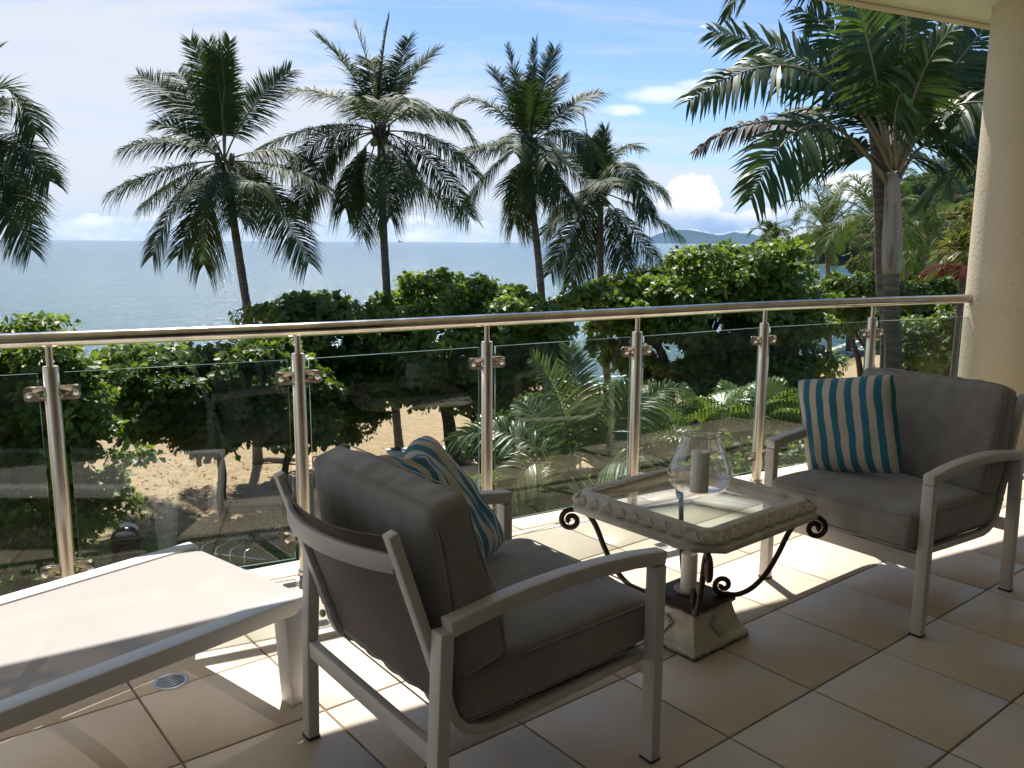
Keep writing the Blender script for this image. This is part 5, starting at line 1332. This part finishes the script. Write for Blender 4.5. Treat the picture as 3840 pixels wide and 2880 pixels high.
# leaning pale trunks on the sand at right (palms whose crowns merge in the trees)
# young feather palm close below the balcony
YA = 12.0
ta = thing('young_palm', 'young feathery green palm rising in front of the glass at the centre', 'palm tree', (P(1255, 1100, YA).x, YA, gnd(1, YA)))
offa = Vector(ta.location)
palm_trunk(ta, [Vector((0, 0, -.2)), Vector((0.02, 0, 2.4)), P(1250, 1075, YA) - offa], 0.09, 0.06, M['bark'])
AR = [M['areca'], M['rachis']]; ARY = [M['areca_y'], M['rachis']]
for i, (b_, m_, t_, dm, dt, ms, kw) in enumerate((
        ((1250, 1060), (1212, 880), (1150, 775), -0.2, -0.5, AR, dict(roll=.25)), ((1255, 1050), (1245, 850), (1232, 752), 0.3, 0.6, AR, dict(roll=-.2)),
        ((1262, 1060), (1325, 925), (1368, 832), 0.0, 0.2, AR, dict(roll=-.3)), ((1265, 1060), (1375, 885), (1478, 836), 0.4, 0.9, AR, dict(droop=.5)),
        ((1250, 1060), (1110, 940), (975, 952), 0.1, 0.3, AR, dict(droop=.55)), ((1250, 1065), (1165, 1000), (1085, 1075), -0.4, -0.8, ARY, dict(droop=.5)),
        ((1262, 1062), (1385, 985), (1450, 1010), 0.1, 0.1, ARY, dict(droop=.5)), ((1258, 1064), (1180, 930), (1130, 870), 0.5, 0.9, AR, dict()),
        ((1262, 1064), (1330, 1000), (1400, 1075), -0.5, -0.9, AR, dict(droop=.5)), ((1255, 1064), (1230, 1010), (1210, 1085), -0.7, -1.2, ARY, dict(droop=.5)))):
    mb = MB(); a = dict(leaf_len=.58, leaf_w=.036, n=76, droop=.26, seed=800 + i, start=.22, rach=.016, vlift=.25, sweep0=18, sweep1=55, ragged=.05, tip_frac=.4, face=.55); a.update(kw)
    frond_arrays(mb, bez(P(*b_, YA) - offa, P(*m_, YA + dm) - offa, P(*t_, YA + dt) - offa, 16), **a); mb.obj('frond', ms, ta, smooth=True)


# fan palms with drooping leaf tips
def fan_leaf(mb, base, tip_dir, stem, rad, seed, nseg=30, spread=250):
    rg = random.Random(seed); d = Vector(tip_dir).normalized(); base = Vector(base)
    hub = base + d * stem - Vector((0, 0, 0.08 * stem)); mb.add(*tube([base, (base + hub) / 2 + Vector((0, 0, 0.05 * stem)), hub], [0.014, 0.011, 0.008], 5, caps=False), mi=1)
    s = d.cross(Vector((0, 0, 1))); s = s.normalized() if s.length > 0.05 else Vector((1, 0, 0)); n = s.cross(d).normalized()
    for k in range(nseg):
        a = R(-spread / 2 + spread * (k + 0.5) / nseg); e = (d * math.cos(a) + s * math.sin(a)).normalized(); L = rad * (0.75 + 0.25 * math.cos(a * 0.6)) * rg.uniform(0.92, 1.05)
        w = L * math.sin(R(spread / nseg / 2)) * 1.15; sd = n.cross(e).normalized(); V = []
        for f, ww, dr in ((0.02, .12, 0), (0.5, 1.0, .02), (0.72, .55, .09), (0.9, .3, .26 + .08 * rg.random()), (0.97, .06, .46 + .12 * rg.random())):
            p = hub + e * (L * f * (1 - 0.15 * (dr > .2))) - Vector((0, 0, L * dr)) + n * (0.018 * L * (1 if k % 2 else -1) * (ww > .5))
            hw = min(w * f * 1.0, w * 0.55) * (ww if f > .5 else 1); V += [tuple(p - sd * hw), tuple(p + sd * hw)]
        mb.add(V, [(2 * j, 2 * j + 1, 2 * j + 3, 2 * j + 2) for j in range(4)])


def fan_palm(label, u, v, Yc, seed, n=13, rad=0.62):
    p = P(u, v, Yc); rg = random.Random(seed)
    t = thing('fan_palm', label, 'palm tree', (p.x, p.y, gnd(p.x, p.y)), group='fan palms in the garden below'); o_ = Vector(t.location)
    c = p - o_
    palm_trunk(t, [Vector((0, 0, -.2)), Vector((0, 0, c.z * .5)), c], .10, .08, M['bark_dark'])
    for i in range(n):
        a = i * 2.4 + rg.uniform(-.3, .3); el = rg.uniform(-0.25, 1.05)
        mb = MB(); fan_leaf(mb, c, (math.cos(a) * math.cos(el), math.sin(a) * math.cos(el), math.sin(el)), rg.uniform(.45, .8), rad * rg.uniform(.8, 1.1), seed * 50 + i)
        mb.obj('fan_leaf', [M['fan'], M['rachis']], t)
for k, (u, v, Yc, lb) in enumerate(((1545, 905, 16.5, 'fan palm left of the steel post beside the table vase'), (1640, 890, 17.5, 'sunlit bright green fan palm behind the post nearest the striped pillow'), (1715, 915, 17, 'fan palm with hanging leaf tips between that post and the striped pillow'), (1460, 945, 16, 'low shaded fan palm right of the young feathery palm'))):
    fan_palm(lb, u, v, Yc, 40 + k, rad=.78)

# background coconut palms and the plants near the hill
bgm = [M['coco'], M['rachis']]
def bgpalm(label, u, v, Yc, seed, size=3.6, n=20, name='coconut_palm', mat=None, lean=0.0, group='coconut palms standing farther along the shore'):
    rg = random.Random(seed); c = P(u, v, Yc); bx = c.x + lean; gz_ = gnd(bx, Yc)
    t = thing(name, label, 'palm tree', (bx, Yc, gz_), group=group); o_ = Vector(t.location); c = c - o_
    palm_trunk(t, [Vector((0, 0, -.3)), Vector((-lean * .35, 0, c.z * .45)), c], .17, .12, M['bark'])
    for i in range(n):
        a = i * 2.39996 + rg.uniform(-.3, .3); el = -0.55 + 1.75 * ((i + .5) / n) + rg.uniform(-.15, .15); L = size * rg.uniform(.85, 1.1)
        h = Vector((math.cos(a), math.sin(a), 0)); m1 = c + h * (L * .5 * math.cos(el)) + Vector((0, 0, L * .5 * math.sin(el) + .12 * L)); tp_ = c + h * (L * .88 * math.cos(el)) + Vector((0, 0, L * .85 * math.sin(el) - L * (.16 if el > .7 else .3)))
        mb = MB(); frond_arrays(mb, bez(c, m1, tp_, 10), leaf_len=.8, leaf_w=.07, n=40, droop=.5 if el < .6 else .25, seed=seed * 31 + i, start=.15, rach=.035, secs=3)
        mb.obj('frond', [mat or M['coco_g'], M['rachis']], t, smooth=True)
    return t
bgpalm('coconut palm with a leaning trunk in front of the bay, left of the broad-leaved palm', 1785, 500, 52, 51, 4.4, n=24, lean=0.8)
bgpalm('small coconut palm showing only its tuft above the flat-topped tree', 1668, 522, 60, 52, 2.2, n=16)
bgpalm('coconut palm crown directly behind the crownshaft of the broad-leaved palm', 1895, 480, 44, 53, 4.0)
bgpalm('dark coconut palm between the crownshaft and the column', 2005, 520, 50, 54, 3.0)
bgpalm('coconut palm low at the foot of the wooded hill', 1960, 560, 55, 55, 3.0)
bgpalm('pale tall coconut palm showing only its wispy top over the hill trees', 1925, 400, 70, 56, 3.5, n=16)
bgpalm('yellow green palm close beside the column', 2085, 560, 30, 57, 1.3, n=14, mat=M['areca_y'])
t8 = thing('red_palm', 'dark red leaved palm low beside the column', 'palm tree', (P(2090, 600, 28).x, 28, gnd(15, 28))); off8 = Vector(t8.location); c8 = P(2090, 590, 28) - off8
palm_trunk(t8, [Vector((0, 0, -.2)), Vector((0, 0, c8.z * .5)), c8], .09, .07, M['bark'])
for i in range(11):
    a = i * 2.4; h = Vector((math.cos(a), math.sin(a) * .6, 0)); mb = MB()
    frond_arrays(mb, bez(c8, c8 + h * .8 + Vector((0, 0, .25)), c8 + h * 1.6 + Vector((0, 0, -.15)), 9), leaf_len=.5, leaf_w=.05, n=34, droop=.5, seed=900 + i, start=.15, rach=.02, secs=3)
    mb.obj('frond', [M['red'], M['red']], t8, smooth=True)

# forest on the headland: individual crowns, four shapes
def hill_crown(seed, mat):
    rg = np.random.default_rng(seed); mb = MB(); n = 520
    pc = rg.normal(0, 1, (16, 3)); pc /= np.linalg.norm(pc, axis=1, keepdims=True); pc = pc * np.array([2.9, 2.9, 1.7]) * (0.5 + 0.5 * rg.random((16, 1))) + np.array([0, 0, 5.2])
    w = rg.integers(0, 16, n); dv = rg.normal(0, 1, (n, 3)); dv[:, 2] = np.abs(dv[:, 2]) - 0.25; dv /= np.linalg.norm(dv, axis=1, keepdims=True)
    C = pc[w] + dv * np.array([1.5, 1.5, 1.0]) * (0.8 + 0.3 * rg.random((n, 1)))
    nn = dv + np.array([0, 0, 0.4]); nn /= np.linalg.norm(nn, axis=1, keepdims=True)
    leaf_cluster(mb, C, nn, rg, 0.62, 6, 1.0)
    return mb.mesh('crown', mat)
HCM = [hill_crown(s_, M['hilltree_o'] if s_ % 3 == 0 else M['hilltree']) for s_ in range(60, 66)]
v, qq, tri = tube([(0, 0, -1), (0.1, 0, 2.2), (0, 0, 4.6)], [.35, .28, .16], 6); HTR = MB().add(v, qq, tri).mesh('trunk', M['bark_dark'])
rgh = random.Random(8); cnt = 0
def hill_tree(x, y, s, label, group):
    t = thing('forest_tree', label, 'tree', (x, y, gnd(x, y)), rgh.uniform(0, 6.28), group)
    t.scale = (s, s, s * rgh.uniform(.85, 1.2)); link('crown', HCM[rgh.randrange(6)], t); link('trunk', HTR, t)
for k in range(2500):
    u = rgh.uniform(1690, 2125); Yd = rgh.uniform(120, 400); x = (u - 1106) / 1833 * Yd * 0.995
    z = gnd(x, Yd)
    if z < -6.9: continue
    if Yd < 200 and rgh.random() < .5: continue
    hill_tree(x, Yd, rgh.uniform(.75, 1.5), 'leafy tree crown in the forest covering the headland hill', 'forest trees on the headland hill'); cnt += 1
    if cnt >= 285: break
for k, (u, Yd, s) in enumerate(((1840, 75, .8), (1885, 85, .9), (1935, 78, .9), (1985, 70, .95), (2035, 74, 1.0), (2080, 66, 1.0), (2115, 72, 1.1), (2060, 95, 1.2), (1960, 100, 1.2), (2000, 115, 1.3), (2105, 100, 1.5), (1905, 110, 1.1), (2120, 125, 1.7), (2085, 130, 1.6))):
    x = (u - 1106) / 1833 * Yd
    hill_tree(x, Yd, s, 'green tree in the thicket below the headland hill', 'thicket trees below the hill')

# ------------------------------------------------------------------ small things on the ground
# litter bin with a curved black hood
bp = P(275, 1212, 20.0); bz = gnd(bp.x, bp.y)
lb = thing('litter_bin', 'dark slatted litter bin with curved black hood on the lawn', 'bin', (bp.x, bp.y, bz), R(20))
wood = pbr('dark_bin_timber', (0.035, 0.022, 0.016), 0.7, var=.3, vscale=12)
MB().add(*box(-.27, .27, -.24, .24, 0.02, .74)).obj('liner', M['black'], lb)
for k in range(7):
    z0 = 0.04 + k * 0.1
    MB().add(*box(-.30, .30, -.272, -.248, z0, z0 + .085)).obj('slat', wood, lb)
    MB().add(*box(-.30, .30, .248, .272, z0, z0 + .085)).obj('slat', wood, lb)
hm = MB(); pr2 = [( .31 * math.cos(a), .80 + .22 * math.sin(a)) for a in np.linspace(0, math.pi, 13)]; pr3 = [(.28 * math.cos(a), .80 + .19 * math.sin(a)) for a in np.linspace(0, math.pi, 13)]
V = [(x, -.29, z) for x, z in pr2] + [(x, .29, z) for x, z in pr2] + [(x, -.29, z) for x, z in pr3] + [(x, .29, z) for x, z in pr3]
hm.add(V, [(i, i + 1, 14 + i, 13 + i) for i in range(12)] + [(26 + i, 39 + i, 40 + i, 27 + i) for i in range(12)] + [(i, 26 + i, 27 + i, i + 1) for i in range(12)] + [(13 + i, 14 + i, 40 + i, 39 + i) for i in range(12)])
hm.obj('hood', pbr('black_gloss_plastic', (0.02, 0.022, 0.026), 0.22, var=.1), lb, smooth=True)
MB().add(*box(-.31, .31, -.28, .28, .745, .80)).obj('rim', pbr('grey_bin_rim', (.10, .10, .105), .4), lb, bevel=.01)
# steel rack on the lawn
rp_ = P(500, 1205, 20.2); rz_ = gnd(rp_.x, rp_.y)
rk = thing('metal_rack', 'low chrome bar rack on the ground past the lounger foot', 'rack', (rp_.x, rp_.y, rz_), R(-15))
for k in range(4):
    x = -.6 + k * .4
    MB().add(*tube([(x, -.35, .02), (x, -.35, .42), (x, -.30, .47), (x, .30, .47), (x, .35, .42), (x, .35, .02)], .02, 8)).obj('hoop', M['chrome'], rk, smooth=True)
for y in (-.35, .35): MB().add(*tube([(-.75, y, .03), (.75, y, .03)], .022, 8)).obj('base_bar', M['chrome'], rk, smooth=True)
# white kayak tail beside the second palm
kp = P(893, 993, 30.5); kz = gnd(kp.x, kp.y)
ky = thing('kayak', 'white plastic kayak end with two dark slots beside the second palm trunk', 'kayak', (kp.x, kp.y, kz), R(12))
kw_ = pbr('white_plastic', (.78, .80, .82), .35, var=.03)
V = []; st_ = [(-1.0, .14, .34, .46), (-.9, .27, .26, .48), (-.5, .36, .16, .46), (.2, .40, .10, .42), (1.0, .38, .10, .42), (1.9, .22, .20, .46), (2.2, .06, .36, .48)]
for x, hw, z0, z1 in st_: V += [(x, -hw * .55, z0), (x, hw * .55, z0), (x, hw, (z0 + z1) / 2), (x, hw * .95, z1), (x, -hw * .95, z1), (x, -hw, (z0 + z1) / 2)]
n = len(st_)
MB().add(V, [(i * 6 + k, (i + 1) * 6 + k, (i + 1) * 6 + (k + 1) % 6, i * 6 + (k + 1) % 6) for i in range(n - 1) for k in range(6)] + [(0, 1, 2, 5), (5, 2, 3, 4), ((n - 1) * 6 + 5, (n - 1) * 6 + 2, (n - 1) * 6 + 1, (n - 1) * 6), ((n - 1) * 6 + 4, (n - 1) * 6 + 3, (n - 1) * 6 + 2, (n - 1) * 6 + 5)]).obj('hull', kw_, ky, bevel=.03)
for y in (-.13, .13): MB().add(*box(-.85, -.45, y - .05, y + .05, .479, .50)).obj('slot', M['black'], ky)
for x in (-.2, 1.2): MB().add(*box(x - .06, x + .06, -.3, .3, 0, .14)).obj('cradle', M['bark_dark'], ky)
# fallen log and leaf litter on the sand
lp = P(598, 1003, 30.0); lz = gnd(lp.x, lp.y)
lg = tag(MB().add(*tube([(-.75, 0, .10), (-.3, .06, .13), (.2, .02, .11), (.55, .05, .14), (.8, 0, .12)], [.07, .10, .11, .10, .05], 8)).obj('fallen_log', M['bark_pale'], smooth=True), 'short fallen log lying on the sand under the dark tree', 'log'); lg.location = (lp.x, lp.y, lz)
rg = np.random.default_rng(77); mb = MB(); n = 3800
lx = rg.uniform(-14, 8, n); ly = rg.uniform(19, 31, n) + rg.normal(0, 1, n); lz_ = ground_z(lx, ly) + 0.03
ang = rg.uniform(0, 6.28, n); L = rg.uniform(.03, .09, n); e = np.stack([np.cos(ang), np.sin(ang), rg.normal(0, .2, n)], 1) * L[:, None]; s = np.stack([-np.sin(ang), np.cos(ang), rg.normal(0, .3, n)], 1) * L[:, None] * .45
c = np.stack([lx, ly, lz_], 1); b = np.arange(n) * 4
mb.add(np.stack([c - e, c + s, c + e, c - s], 1).reshape(-1, 3), np.stack([b, b + 1, b + 2, b + 3], 1))
kind(mb.obj('leaf_litter', leafmat('dry_leaves', (.17, .10, .055), (.34, .22, .12), .8, .1)), 'stuff')
# short grass tufts on the lawn
n = 16000; gxx = rg.uniform(-16, 12, n); gyy = rg.uniform(12, 24, n); gzz_ = ground_z(gxx, gyy); a = rg.uniform(0, 6.28, n); h = rg.uniform(.03, .09, n)
c = np.stack([gxx, gyy, gzz_], 1); w = np.stack([np.cos(a), np.sin(a), np.zeros(n)], 1) * .03; tp_ = c + np.stack([rg.normal(0, .03, n), rg.normal(0, .03, n), h], 1); b = np.arange(n) * 3
kind(MB().add(np.stack([c - w, c + w, tp_], 1).reshape(-1, 3), t=np.stack([b, b + 1, b + 2], 1)).obj('lawn_grass', leafmat('grass_blades', (.07, .11, .025), (.15, .19, .05), .5, .3)), 'stuff')

# ------------------------------------------------------------------ air: sea haze over the bay
def haze():
    m, nt, out = newmat('sea_haze'); N = NT(nt)
    v = N.n('ShaderNodeVolumePrincipled'); v.inputs['Color'].default_value = (0.34, 0.62, 1.0, 1); v.inputs['Density'].default_value = 4.2e-5
    N.l(v.outputs[0], out.inputs['Volume'])
    return kind(MB().add(*box(-12400, 12400, -600, 12400, -60, 215)).obj('haze', m), 'stuff')
haze()
